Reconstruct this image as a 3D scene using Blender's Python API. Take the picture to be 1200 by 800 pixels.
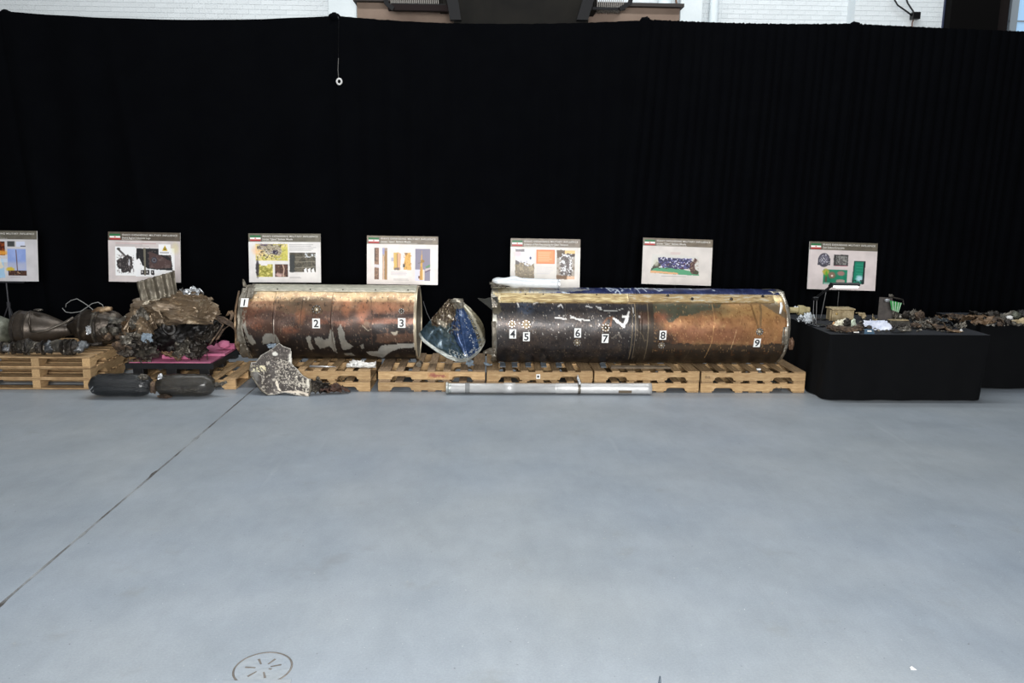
import bpy, bmesh, math, random
import numpy as np
from mathutils import Vector, Matrix, noise, Euler
random.seed(7); C = bpy.context.scene; COL = C.collection
PI = math.pi; R = math.radians
for o in list(bpy.data.objects): bpy.data.objects.remove(o)

# ------------------------------------------------------------------ camera
CAM_H = 2.218; FPX = 933.333
def cam_axes(yaw, pitch, roll):
    y, p, r = map(R, (yaw, pitch, roll))
    f = Vector((math.sin(y)*math.cos(p), math.cos(y)*math.cos(p), -math.sin(p)))
    rt = Vector((math.cos(y), -math.sin(y), 0)); up = rt.cross(f)
    return rt*math.cos(r)+up*math.sin(r), up*math.cos(r)-rt*math.sin(r), f
RT, UP, FW = cam_axes(1.92, 10.39, 0.654)
cam = bpy.data.objects.new('camera', bpy.data.cameras.new('camera')); COL.objects.link(cam)
cam.data.lens = 28; cam.data.sensor_width = 36
cam.matrix_world = Matrix(((RT.x, UP.x, -FW.x, 0), (RT.y, UP.y, -FW.y, 0), (RT.z, UP.z, -FW.z, CAM_H), (0, 0, 0, 1)))
C.camera = cam
def at(x, y, Y):                       # world point on the plane of depth Y seen at a pixel
    d = FW+RT*((x-600)/FPX)-UP*((y-400)/FPX); t = Y/d.y
    return Vector((d.x*t, Y, CAM_H+d.z*t))
def on(x, y, Z):                       # world point at height Z
    d = FW+RT*((x-600)/FPX)-UP*((y-400)/FPX); t = (Z-CAM_H)/d.z
    return Vector((d.x*t, d.y*t, Z))
# ------------------------------------------------------------------ light
w = bpy.data.worlds.new('world'); C.world = w; w.use_nodes = True
w.node_tree.nodes['Background'].inputs[0].default_value = (0.72, 0.77, 0.82, 1)
w.node_tree.nodes['Background'].inputs[1].default_value = 0.115
def area(name, loc, target, sx, sy, power, color):
    l = bpy.data.lights.new(name, 'AREA'); l.shape = 'RECTANGLE'; l.size = sx; l.size_y = sy; l.energy = power; l.color = color
    o = bpy.data.objects.new(name, l); COL.objects.link(o); o.location = loc
    o.rotation_euler = (Vector(target)-Vector(loc)).to_track_quat('-Z', 'Y').to_euler()
    return o
area('skylight_main', (0.1, 1.9, 5.4), (0.1, 2.6, 0), 3.4, 3.0, 185, (0.96, 0.98, 1.0))
area('front_fill', (0.4, -4.0, 2.9), (0.4, 9, 1.4), 4.5, 3.6, 1560, (1.0, 0.99, 0.98))  # frontal fill added behind the camera to brighten the boards
area('roof_light_strip', (0.3, 9.7, 8.6), (0.3, 9.6, 0), 13, 0.45, 420, (0.98, 0.99, 1.0))
area('skylight_rear', (1.0, 12.2, 9.5), (1.2, 14.2, 4.5), 17, 1.2, 520, (0.88, 0.96, 1.0))
C.view_settings.view_transform = 'Standard'; C.view_settings.look = 'None'
C.view_settings.gamma = 1; C.view_settings.use_curve_mapping = False
C.view_settings.exposure = 0.0

# ------------------------------------------------------------------ helpers
def lin(c):
    return tuple(((v/255)/12.92 if v <= 10 else (((v/255)+0.055)/1.055)**2.4) for v in c)
MC = {}
def mat(name, col, rough=0.6, metal=0.0, col2=None, scale=6.0, bump=0.0, bscale=30.0, rnd=0.0, col3=None, vc=False, spec=0.5, detail=6, stretch=None, lo=0.35, hi=0.65, coat=0, sheen=0):
    if name in MC: return MC[name]
    m = bpy.data.materials.new(name); m.use_nodes = True; nt = m.node_tree; N = nt.nodes; L = nt.links
    b = N['Principled BSDF']; b.inputs['Roughness'].default_value = rough; b.inputs['Metallic'].default_value = metal
    b.inputs['Specular IOR Level'].default_value = spec
    if coat: b.inputs['Coat Weight'].default_value = coat; b.inputs['Coat Roughness'].default_value = 0.15
    if sheen: b.inputs['Sheen Weight'].default_value = sheen
    tc = N.new('ShaderNodeTexCoord'); src = tc.outputs['Object']
    if stretch:
        mp = N.new('ShaderNodeMapping'); mp.inputs['Scale'].default_value = stretch; L.new(src, mp.inputs['Vector']); src = mp.outputs[0]
    c1 = (*lin(col), 1)
    out = None
    if vc:
        a = N.new('ShaderNodeAttribute'); a.attribute_name = 'Col'; out = a.outputs['Color']
        if col2:
            nz = N.new('ShaderNodeTexNoise'); nz.inputs['Scale'].default_value = scale; nz.inputs['Detail'].default_value = detail; L.new(src, nz.inputs['Vector'])
            mr = N.new('ShaderNodeMapRange'); mr.inputs[1].default_value = 0.3; mr.inputs[2].default_value = 0.7; mr.inputs[3].default_value = 0.8; mr.inputs[4].default_value = 1.2
            L.new(nz.outputs[0], mr.inputs[0])
            mx = N.new('ShaderNodeVectorMath'); mx.operation = 'SCALE'; L.new(out, mx.inputs[0]); L.new(mr.outputs[0], mx.inputs[3]); out = mx.outputs[0]
    elif col2:
        nz = N.new('ShaderNodeTexNoise'); nz.inputs['Scale'].default_value = scale; nz.inputs['Detail'].default_value = detail; nz.inputs['Roughness'].default_value = 0.62
        L.new(src, nz.inputs['Vector'])
        cr = N.new('ShaderNodeValToRGB'); e = cr.color_ramp.elements
        e[0].position = lo; e[0].color = c1; e[1].position = hi; e[1].color = (*lin(col2), 1)
        if col3: k = e.new((lo+hi)/2+0.06); k.color = (*lin(col3), 1)
        L.new(nz.outputs[0], cr.inputs[0]); out = cr.outputs[0]
    if rnd:
        oi = N.new('ShaderNodeObjectInfo'); mr = N.new('ShaderNodeMapRange'); mr.inputs[3].default_value = 1-rnd; mr.inputs[4].default_value = 1+rnd
        L.new(oi.outputs['Random'], mr.inputs[0])
        mx = N.new('ShaderNodeVectorMath'); mx.operation = 'SCALE'
        if out: L.new(out, mx.inputs[0])
        else: mx.inputs[0].default_value = c1[:3]
        L.new(mr.outputs[0], mx.inputs[3]); out = mx.outputs[0]
    if out: L.new(out, b.inputs['Base Color'])
    else: b.inputs['Base Color'].default_value = c1
    if bump:
        n2 = N.new('ShaderNodeTexNoise'); n2.inputs['Scale'].default_value = bscale; n2.inputs['Detail'].default_value = 5; L.new(src, n2.inputs['Vector'])
        bp = N.new('ShaderNodeBump'); bp.inputs['Strength'].default_value = bump; bp.inputs['Distance'].default_value = 0.02
        L.new(n2.outputs[0], bp.inputs['Height']); L.new(bp.outputs[0], b.inputs['Normal'])
    MC[name] = m; return m

class MB:
    def __init__(s): s.v = []; s.f = []; s.c = None
    def box(s, x0, x1, y0, y1, z0, z1, M=None):
        n = len(s.v)
        p = [Vector((x, y, z)) for z in (z0, z1) for x, y in ((x0, y0), (x1, y0), (x1, y1), (x0, y1))]
        if M: p = [M @ q for q in p]
        s.v += p; s.f += [(n+3, n+2, n+1, n), (n+4, n+5, n+6, n+7)]+[(n+i, n+(i+1) % 4, n+4+(i+1) % 4, n+4+i) for i in range(4)]
        return s
    def rings(s, rs, cap=True, closed=False):    # list of equal rings of points
        n = len(s.v); k = len(rs[0])
        for r in rs: s.v += r
        for i in range(len(rs)-1):
            for j in range(k): s.f.append((n+i*k+j, n+i*k+(j+1) % k, n+(i+1)*k+(j+1) % k, n+(i+1)*k+j))
        if cap: s.f.append(tuple(n+j for j in reversed(range(k)))); s.f.append(tuple(n+(len(rs)-1)*k+j for j in range(k)))
        return s
    def tube(s, pts, r, k=8, cap=True):
        pts = [Vector(p) for p in pts]; rr = r if isinstance(r, (list, tuple)) else [r]*len(pts); rs = []; pa = None
        for i, p in enumerate(pts):
            d = (pts[min(i+1, len(pts)-1)]-pts[max(i-1, 0)]).normalized()
            if pa is None: pa = d.orthogonal().normalized()
            a = (pa-d*pa.dot(d)); a = a.normalized() if a.length > 1e-4 else d.orthogonal().normalized(); pa = a; b = d.cross(a)
            rs.append([p+(a*math.cos(2*PI*j/k)+b*math.sin(2*PI*j/k))*rr[i] for j in range(k)])
        return s.rings(rs, cap)
    def lathe(s, prof, org, axis, k=24, cap=True, wob=0, seed=0):   # prof (t, r) along axis
        org = Vector(org); ax = Vector(axis).normalized(); a = ax.orthogonal().normalized(); b = ax.cross(a); rs = []
        for t, r in prof:
            ring = []
            for j in range(k):
                q = org+ax*t+(a*math.cos(2*PI*j/k)+b*math.sin(2*PI*j/k))*r
                if wob: d = (q-org-ax*t); q = q+d.normalized()*noise.noise(q*9+Vector((seed, 0, 0)))*wob if d.length > 1e-5 else q
                ring.append(q)
            rs.append(ring)
        return s.rings(rs, cap)
    def grid(s, fn, nu, nv):
        n = len(s.v)
        for j in range(nv+1):
            for i in range(nu+1): s.v.append(Vector(fn(i/nu, j/nv)))
        for j in range(nv):
            for i in range(nu): a = n+j*(nu+1)+i; s.f.append((a, a+1, a+nu+2, a+nu+1))
        return s
    def poly(s, pts): n = len(s.v); s.v += [Vector(p) for p in pts]; s.f.append(tuple(range(n, n+len(pts)))); return s
    def prism(s, pts, d):     # polygon extruded by vector d
        n = len(s.v); k = len(pts); d = Vector(d); s.v += [Vector(p) for p in pts]+[Vector(p)+d for p in pts]
        s.f.append(tuple(range(n, n+k))); s.f.append(tuple(n+k+i for i in reversed(range(k))))
        for i in range(k): s.f.append((n+(i+1) % k, n+i, n+k+i, n+k+(i+1) % k))
        return s
def root_loc(p):
    while p.parent: p = p.parent
    return p.location.copy()
def obj(name, mb, m, parent=None, smooth=False, solid=0, cols=None, bevel=0, off=None):
    me = mb if isinstance(mb, bpy.types.Mesh) else None
    if me is None:
        o0 = root_loc(parent) if parent else Vector((0, 0, 0))
        if off is not None: o0 = Vector(off)
        me = bpy.data.meshes.new(name); me.from_pydata([tuple(v-o0) for v in mb.v], [], mb.f); me.update()
    if smooth: me.polygons.foreach_set('use_smooth', [True]*len(me.polygons))
    if cols is not None:
        ca = me.color_attributes.new('Col', 'FLOAT_COLOR', 'POINT'); a = np.ones((len(me.vertices), 4), np.float32); a[:, :3] = cols; ca.data.foreach_set('color', a.ravel())
    me.materials.append(m)
    o = bpy.data.objects.new(name, me); COL.objects.link(o)
    if parent: o.parent = parent
    elif off is not None: o.location = off
    if bevel:
        b = o.modifiers.new('bevel', 'BEVEL'); b.width = bevel; b.segments = 2; b.limit_method = 'ANGLE'
    if solid:
        sm = o.modifiers.new('thickness', 'SOLIDIFY'); sm.thickness = solid; sm.offset = 0
    return o
def tag(o, label=None, cat=None, group=None, kind=None):
    if label: o['label'] = label
    if cat: o['category'] = cat
    if group: o['group'] = group
    if kind: o['kind'] = kind
    return o
def thing(name, label, cat, loc=(0, 0, 0), group=None):
    o = bpy.data.objects.new(name, None); COL.objects.link(o); o.location = loc; o.empty_display_size = 0.1
    return tag(o, label, cat, group)
def struct(name, mb, m, **k):
    return tag(obj(name, mb, m, **k), kind='structure')
def text(s, parent, size, M, m, align='LEFT', name='lettering', squeeze=1.0, ext=0.0, bold=0.0, fit=None, space=1.0):
    cu = bpy.data.curves.new('t', 'FONT'); cu.body = s; cu.size = size; cu.align_x = align; cu.extrude = ext; cu.offset = bold; cu.space_character = space
    to = bpy.data.objects.new('t', cu); me = bpy.data.meshes.new_from_object(to)
    bpy.data.objects.remove(to)
    if fit: squeeze = fit/max(v.co.x for v in me.vertices)
    me.transform(Matrix.Translation(-root_loc(parent)) @ M @ Matrix.Diagonal((squeeze, 1, 1, 1)))
    return obj(name, me, m, parent)

# ---- colour canvas (flat print, paint) --------------------------------------
def fbm(h, w_, sc, seed, octv=5):
    rg = np.random.RandomState(seed); out = np.zeros((h, w_)); amp = 1; tot = 0
    for o in range(octv):
        gh = max(2, int(h/sc)+2); gw = max(2, int(w_/sc)+2); g = rg.rand(gh, gw)
        y = np.linspace(0, gh-1.001, h); x = np.linspace(0, gw-1.001, w_); yi = y.astype(int); xi = x.astype(int); fy = (y-yi)[:, None]; fx = (x-xi)[None]
        fy = fy*fy*(3-2*fy); fx = fx*fx*(3-2*fx)
        v = g[yi][:, xi]*(1-fy)*(1-fx)+g[yi+1][:, xi]*fy*(1-fx)+g[yi][:, xi+1]*(1-fy)*fx+g[yi+1][:, xi+1]*fy*fx
        out += v*amp; tot += amp; amp *= .55; sc = max(1.5, sc/2)
    return out/tot
class Cv:
    def __init__(s, x0, y0, x1, y1, res, col):       # extents in drawing units, res samples per unit
        s.x0, s.y0, s.r = x0, y0, res; s.w = int((x1-x0)*res)+1; s.h = int((y1-y0)*res)+1
        s.a = np.ones((s.h, s.w, 3))*np.array(col, float)
        yy, xx = np.mgrid[0:s.h, 0:s.w]; s.X = xx/res+x0; s.Y = yy/res+y0; s.k = 0
    def n(s, sc, amp=1): s.k += 1; return (fbm(s.h, s.w, sc*s.r, s.k*17+3)-.5)*2*amp
    def put(s, mask, col, a=1.0):
        m = np.clip(mask, 0, 1)[..., None]*a; s.a = s.a*(1-m)+np.array(col, float)*m
    def rect(s, x0, y0, x1, y1, col, a=1, soft=0, warp=0, wsc=6):
        X, Y = s.X, s.Y
        if warp: X = X+s.n(wsc, warp); Y = Y+s.n(wsc, warp)
        d = np.minimum(np.minimum(X-x0, x1-X), np.minimum(Y-y0, y1-Y)); s.put(d*2/max(soft, .01)+.5 if soft else (d >= 0).astype(float), col, a)
    def ell(s, cx, cy, rx, ry, col, a=1, soft=.15, warp=0, wsc=4, rot=0):
        X, Y = s.X, s.Y
        if warp: X = X+s.n(wsc, warp); Y = Y+s.n(wsc, warp)
        c_, s_ = math.cos(R(rot)), math.sin(R(rot)); dx, dy = X-cx, Y-cy
        u = (dx*c_+dy*s_)/rx; v = (-dx*s_+dy*c_)/ry
        s.put((1-np.sqrt(u*u+v*v))/soft+.5, col, a)
    def line(s, pts, wd, col, a=1, warp=0):
        X, Y = s.X, s.Y
        if warp: X = X+s.n(5, warp); Y = Y+s.n(5, warp)
        m = np.zeros_like(X)
        for (ax, ay), (bx, by) in zip(pts, pts[1:]):
            dx, dy = bx-ax, by-ay; t = np.clip(((X-ax)*dx+(Y-ay)*dy)/(dx*dx+dy*dy+1e-9), 0, 1)
            d = np.hypot(X-ax-t*dx, Y-ay-t*dy); m = np.maximum(m, np.clip((wd/2-d)*s.r+.5, 0, 1))
        s.put(m, col, a)
    def poly(s, pts, col, a=1, warp=0, wsc=4):
        X, Y = s.X, s.Y
        if warp: X = X+s.n(wsc, warp); Y = Y+s.n(wsc, warp)
        ins = np.zeros(X.shape, bool)
        for (ax, ay), (bx, by) in zip(pts, pts[1:]+pts[:1]):
            c_ = (ay > Y) != (by > Y); ins ^= c_ & (X < (bx-ax)*(Y-ay)/(by-ay+1e-12)+ax)
        s.put(ins.astype(float), col, a)
    def mottle(s, x0, y0, x1, y1, cols, sc=3, seed=0):
        f = fbm(s.h, s.w, sc*s.r, seed+91); m = (s.X >= x0) & (s.X <= x1) & (s.Y >= y0) & (s.Y <= y1)
        if not m.any(): return
        lo_, hi_ = np.percentile(f[m], 3), np.percentile(f[m], 97); t = np.clip((f-lo_)/(hi_-lo_), 0, .999)*(len(cols)-1); i = t.astype(int); fr = (t-i)[..., None]
        cs = np.array(cols, float); v = cs[i]*(1-fr)+cs[np.minimum(i+1, len(cols)-1)]*fr; s.a[m] = v[m]
    def flecks(s, x0, y0, x1, y1, col, thr=.72, sc=1.2, a=1, seed=5):
        f = fbm(s.h, s.w, sc*s.r, seed+7, 3); m = ((s.X >= x0) & (s.X <= x1) & (s.Y >= y0) & (s.Y <= y1)) & (f > thr); s.put(m.astype(float), col, a)
    def linear(s):
        a = np.clip(s.a, 0, 255)/255; return np.where(a <= .04045, a/12.92, ((a+.055)/1.055)**2.4)
    def sample(s, x, y):
        i = np.clip(((np.asarray(x)-s.x0)*s.r).round().astype(int), 0, s.w-1); j = np.clip(((np.asarray(y)-s.y0)*s.r).round().astype(int), 0, s.h-1)
        return s.linear()[j, i]

# ---- wreckage generators -----------------------------------------------------
def sheet_mb(w_, d_, amp, seed, n=26, folds=2, freq=3.0, ragged=.25, curl=0.0):
    rg = random.Random(seed); fl = []
    for k in range(folds):
        th = rg.uniform(0, PI); off = rg.uniform(-.25, .25); fl.append((math.cos(th), math.sin(th), off, rg.uniform(-1.3, 1.3)))
    sv = Vector((seed*3.1, seed*1.7, 0)); pts = {}; mb = MB()
    m = max(4, int(n*d_/w_)) if d_ < w_ else n
    def inside(u, v):
        th = math.atan2(v, u); r = max(abs(u), abs(v))**.6*math.hypot(u, v)**.4
        return r < 1-ragged*(.5+noise.noise(Vector((math.cos(th)*1.7, math.sin(th)*1.7, seed)))+.6*noise.noise(Vector((math.cos(th)*6, math.sin(th)*6, seed))))
    for j in range(m+1):
        for i in range(n+1):
            u = 2*i/n-1; v = 2*j/m-1
            p = Vector((u*w_/2, v*d_/2, 0)); q = Vector((u, v, 0))
            tn = noise.noise(q*freq*.5+sv); t2 = abs(noise.noise(q*freq+sv*2)); t3 = noise.noise(q*freq*2.6+sv)
            p.z = amp*(tn*.9-t2*.9+t3*.25)+curl*(u*u)*w_/2
            p.x += amp*.3*noise.noise(q*freq+sv*5); p.y += amp*.3*noise.noise(q*freq+sv*7)
            for cx, cy, of, an in fl:
                L_ = min(w_, d_)/2; dd = p.x*cx+p.y*cy-of*L_*1.5
                if dd > 0: p.x -= cx*dd*(1-math.cos(an)); p.y -= cy*dd*(1-math.cos(an)); p.z += dd*math.sin(an)
            pts[(i, j)] = p
    idx = {}
    for j in range(m):
        for i in range(n):
            if inside(2*(i+.5)/n-1, 2*(j+.5)/m-1):
                f = []
                for k in ((i, j), (i+1, j), (i+1, j+1), (i, j+1)):
                    if k not in idx: idx[k] = len(mb.v); mb.v.append(pts[k])
                    f.append(idx[k])
                mb.f.append(tuple(f))
    return mb
def lump_mb(rx, ry, rz, seed, amp=.35, sub=4, freq=2.2):
    bm = bmesh.new(); bmesh.ops.create_icosphere(bm, subdivisions=sub, radius=1); mb = MB(); sv = Vector((seed*2.3, seed, seed*.7))
    for v in bm.verts:
        p = v.co.copy(); k = 1+amp*(noise.noise(p*freq+sv)-.8*abs(noise.noise(p*freq*2+sv))+.35*noise.noise(p*freq*4+sv)+.2)
        mb.v.append(Vector((p.x*rx*k, p.y*ry*k, p.z*rz*k)))
    mb.f = [tuple(v.index for v in f.verts) for f in bm.faces]; bm.free(); return mb
def place(mb, loc, rot=(0, 0, 0), rest=None):
    M = Euler([R(a) for a in rot]).to_matrix(); mb.v = [M @ v for v in mb.v]
    loc = Vector(loc)
    if rest is not None: loc.z = rest-min(v.z for v in mb.v)
    mb.v = [v+loc for v in mb.v]; return mb
def minz(mb): return min(v.z for v in mb.v)

# materials
WOOD = mat('pallet_wood', (168, 134, 94), .8, 0, (204, 174, 132), 5, .25, 40, rnd=.2, col3=(188, 156, 112), stretch=(2, 14, 14))
WOODX = mat('pallet_wood_deck', (150, 120, 86), .8, 0, (196, 166, 126), 5, .25, 40, rnd=.3, col3=(176, 146, 106), stretch=(14, 2, 14))
OLDW = mat('weathered_pallet_wood', (112, 92, 70), .85, 0, (160, 134, 104), 5, .25, 40, rnd=.3, stretch=(14, 2, 14))
BLACKPL = mat('black_plastic', (16, 17, 20), .45, 0, (26, 27, 30), 12)
CLOTH = mat('black_table_cloth', (4.5, 5.5, 7.5), .9, 0, (7, 8, 10), 8, .15, 200, spec=.15)
DRAPE = mat('black_drape', (1.8, 2.6, 5), .95, 0, (3, 4, 6.6), 3, .1, 60, spec=.06)
DARKMET = mat('burnt_dark_metal', (38, 36, 34), .5, .5, (96, 88, 78), 9, .5, 30, col3=(58, 52, 46))
GREYMET = mat('scorched_grey_metal', (66, 64, 60), .45, .6, (150, 146, 138), 8, .4, 30, col3=(104, 98, 88))
BROWNMET = mat('heat_browned_sheet', (82, 66, 50), .5, .4, (168, 144, 114), 6, .3, 22, col3=(118, 94, 70))
RUST = mat('rusted_brown_scrap', (50, 40, 32), .7, .2, (128, 106, 84), 14, .4, 50, col3=(86, 70, 56))
ALU = mat('bare_aluminium', (170, 174, 178), .32, .6, (206, 208, 210), 5, .12, 20)
WHITEP = mat('white_paint', (228, 228, 226), .45, 0, (200, 200, 198), 8)
PAPER = mat('tag_paper', (236, 236, 232), .6)
INK = mat('black_ink', (18, 20, 30), .6)
WHITEINK = mat('white_print', (232, 230, 224), .6)
BLACKMET = mat('black_metal', (14, 14, 16), .35, .3)

# ================================================================== structure
FLOORM = bpy.data.materials.new('painted_concrete_floor'); FLOORM.use_nodes = True
def floor_mat():
    nt = FLOORM.node_tree; N = nt.nodes; L = nt.links; b = N['Principled BSDF']
    tc = N.new('ShaderNodeTexCoord'); src = tc.outputs['Object']
    def nz(sc, det=5, st=None, ro=.55, off=0):
        n = N.new('ShaderNodeTexNoise'); n.inputs['Scale'].default_value = sc; n.inputs['Detail'].default_value = det; n.inputs['Roughness'].default_value = ro
        mp = N.new('ShaderNodeMapping'); mp.inputs['Location'].default_value = (off, off*.7, 0)
        if st: mp.inputs['Scale'].default_value = st
        L.new(src, mp.inputs[0]); L.new(mp.outputs[0], n.inputs['Vector']); return n.outputs[0]
    def ramp(f, p0, c0, p1, c1):
        r = N.new('ShaderNodeValToRGB'); r.color_ramp.elements[0].position = p0; r.color_ramp.elements[0].color = (*c0, 1); r.color_ramp.elements[1].position = p1; r.color_ramp.elements[1].color = (*c1, 1); L.new(f, r.inputs[0]); return r.outputs[0]
    def mix(f, a, c, mode='MIX'):
        m = N.new('ShaderNodeMix'); m.data_type = 'RGBA'; m.blend_type = mode
        if isinstance(f, float): m.inputs[0].default_value = f
        else: L.new(f, m.inputs[0])
        L.new(a, m.inputs[6])
        if isinstance(c, tuple): m.inputs[7].default_value = (*c, 1)
        else: L.new(c, m.inputs[7])
        return m.outputs[2]
    base = ramp(nz(.35, 3), .3, lin((141, 151, 162)), .7, lin((151, 157, 161)))
    base = mix(1.0, base, ramp(nz(1.6, 6, off=9), .3, (.88, .89, .90), .7, (1.07, 1.06, 1.05)), 'MULTIPLY')
    # grey scuffs and oily smudges
    base = mix(1.0, base, ramp(nz(9, 6, (1, .45, 1), ro=.7, off=19), .3, (.93, .93, .93), .7, (1.05, 1.05, 1.05)), 'MULTIPLY')
    base = mix(1.0, base, ramp(nz(90, 3, off=29), .3, (.93, .93, .93), .7, (1.06, 1.06, 1.06)), 'MULTIPLY')
    base = mix(ramp(nz(2.3, 8, ro=.7, off=31), .60, (0, 0, 0), .72, (.4, .4, .4)), base, lin((128, 130, 126)))
    base = mix(ramp(nz(1.1, 7, ro=.62, off=77), .64, (0, 0, 0), .72, (.45, .45, .45)), base, lin((122, 126, 128)))
    # tan wear toward the busy side and pale specks
    base = mix(ramp(nz(26, 6, ro=.7, off=5), .64, (0, 0, 0), .72, (.5, .5, .5)), base, lin((178, 176, 166)))
    base = mix(ramp(nz(60, 2, off=13), .735, (0, 0, 0), .775, (.8, .8, .8)), base, lin((225, 226, 224)))
    base = mix(ramp(nz(40, 3, off=53), .70, (0, 0, 0), .75, (.7, .7, .7)), base, lin((84, 86, 86)))
    # long faint scratches
    base = mix(ramp(nz(5, 2, (1, .06, 1), off=3), .69, (0, 0, 0), .74, (.16, .16, .16)), base, lin((175, 182, 186)))
    base = mix(ramp(nz(4, 2, (.05, 1.3, 1), off=8), .69, (0, 0, 0), .74, (.2, .2, .2)), base, lin((120, 126, 130)))
    L.new(base, b.inputs['Base Color'])
    rr = N.new('ShaderNodeMapRange'); rr.inputs[3].default_value = .36; rr.inputs[4].default_value = .56; L.new(nz(3, 6, off=40), rr.inputs[0]); L.new(rr.outputs[0], b.inputs['Roughness'])
    bp = N.new('ShaderNodeBump'); bp.inputs['Strength'].default_value = .12; bp.inputs['Distance'].default_value = .01; L.new(nz(14, 6, off=2), bp.inputs['Height']); L.new(bp.outputs[0], b.inputs['Normal'])
floor_mat()
SEAMM = mat('joint_filler', (72, 69, 66), .9, 0, (136, 140, 142), 2.5, .6, 60, lo=.38, hi=.62)
# slabs left and right of the worn saw-cut joint
sa = on(0, 708, 0); sb = on(290, 462, 0); sd = (sb-sa).normalized(); sx = lambda y: sa.x+(y-sa.y)*sd.x/sd.y
mb = MB(); ys = [-12+i*.04 for i in range(int(27/.04)+1)]; L0 = -16; R0 = 16
def jw(y, s_): return .008+.008*abs(noise.noise(Vector((y*2.1, s_, 0))))+.05*max(0, noise.noise(Vector((y*4.3, s_*4, 3)))-.22)
for y in ys:
    a, c_ = jw(y, 1), jw(y, 7); x = sx(y)
    mb.v += [Vector((L0, y, 0)), Vector((x-a, y, 0)), Vector((x-a*.6, y, -.005)), Vector((x+c_*.6, y, -.004)), Vector((x+c_, y, 0)), Vector((R0, y, 0))]
for i in range(len(ys)-1):
    for j in (0, 1, 2, 3, 4): q = i*6+j; mb.f.append((q, q+1, q+7, q+6))
fl = struct('floor', mb, FLOORM); fl.data.materials.append(SEAMM)
for i, p in enumerate(fl.data.polygons): p.material_index = 1 if i % 5 in (1, 2, 3) else 0

# painted-over round access cover let into the floor, with six slots
mc = on(308, 783, 0); mc.z = 0
mh = thing('access_cover', 'round painted-over floor cover with radial slots at the front edge', 'floor cover', mc)
COVER = mat('cover_paint', (142, 151, 160), .5, 0, (150, 156, 160), 4, .2, 30)
COVEDGE = mat('cover_edge', (92, 86, 80), .85, 0, (122, 118, 112), 12, .3, 40)
rc = .128
obj('cover_plate', MB().lathe([(0, rc), (.0016, rc), (.0022, rc-.004), (.0022, .001)], mc, (0, 0, 1), 48), COVER, mh)
ring = MB(); ring.rings([[mc+Vector((math.cos(a)*r, math.sin(a)*r, z)) for a in [2*PI*j/48 for j in range(48)]] for r, z in ((rc+.010, .0002), (rc+.008, .0026), (rc+.002, .0028), (rc, .0002))], cap=False)
obj('cover_rim', ring, COVEDGE, mh)
for k in range(7):
    a = R([18, 62, 118, 175, 232, 292, -12][k]); d = Vector((math.cos(a), math.sin(a), 0)); e = Vector((-d.y, d.x, 0)); r0, r1 = (.035, .085) if k < 6 else (.03, .045)
    ps = [mc+d*r0-e*.004, mc+d*r1-e*.006, mc+d*r1+e*.006, mc+d*r0+e*.004]; ps = [p+Vector((0, 0, .0023)) for p in ps]
    obj('slot', MB().prism(ps, (0, 0, .0006)), COVEDGE, mh)
p0 = on(262, 798, 0); p1 = on(342, 796, 0)
fr = MB().box(0, (p1-p0).length, -.30, 0, .0005, .003, Matrix.Translation(p0) @ Matrix.Rotation(math.atan2((p1-p0).y, (p1-p0).x), 4, 'Z'))
tag(obj('floor_plate', fr, COVER), 'thin square floor plate overlapping the round cover at the lower frame edge', 'floor plate')

# rear wall of painted brick
YW = 14.0
BRK = mat('white_painted_brick', (214, 220, 222), .6, 0, (226, 231, 233), 1.4, .25, 40, rnd=.035)
MORT = mat('white_painted_mortar', (206, 212, 215), .8, 0, (214, 219, 221), 3)
wall = struct('wall_back', MB().box(-14, 15, YW+.005, YW+.3, 0, 9.5), MORT)
bw, bh, g = .203, .067, .007
def brick_mesh():
    m = MB().box(g/2, bw-g/2, -.052, -.045, 0, cH-g); me = bpy.data.meshes.new('brick'); me.from_pydata([tuple(v) for v in m.v], [], m.f)
    me.materials.append(BRK); return me
cH = .0755; bme = brick_mesh(); cnt = 0; rest = MB()
zlo = at(300, 24, YW).z; zhi = at(900, -2, YW).z
def course(x0, x1, k, single):
    global cnt
    z = 4.5+k*cH; x = x0-(bw/2 if k % 2 else 0)
    while x < x1-.02:
        a = max(x, x0); b_ = min(x+bw, x1)
        if b_-a > .05:
            if single and abs(b_-a-bw) < .01 and cnt < 300:
                o = bpy.data.objects.new('brick', bme); COL.objects.link(o); o.parent = wall; o.location = (a, YW+.052, z); cnt += 1
            else: rest.box(a+g/2, b_-g/2, YW, YW+.007, z, z+cH-g)
        x += bw
xA0, xA1 = at(0, 5, YW).x-.05, at(417, 5, YW).x
xB0, xB1 = at(846, 5, YW).x, at(1002, 5, YW).x
for k in range(60):
    z = 4.5+k*cH; vis = (zlo-.06) < z < zhi
    course(xB0, xB1, k, vis); course(xA0, xA1, k, vis); course(-11, xA0, k, False); course(xA1, xB0, k, False); course(xB1, 14.5, k, False)
tag(obj('brick_courses', rest, BRK, wall), kind='stuff')
PIER = mat('white_painted_pier', (205, 214, 217), .55, 0, (222, 229, 231), 1.2, .1, 30)
def pier(n, px0, px1, Y, m=PIER, z1=9.3, z0=0, d=None):
    x0, x1 = at(px0, 8, Y).x, at(px1, 8, Y).x
    return struct(n, MB().box(x0, x1, Y, (YW+.003) if d is None else Y+d, z0, z1), m)
pier('trim_1', 385, 417, 13.8); pier('trim_2', 798, 823, 13.75)
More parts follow.
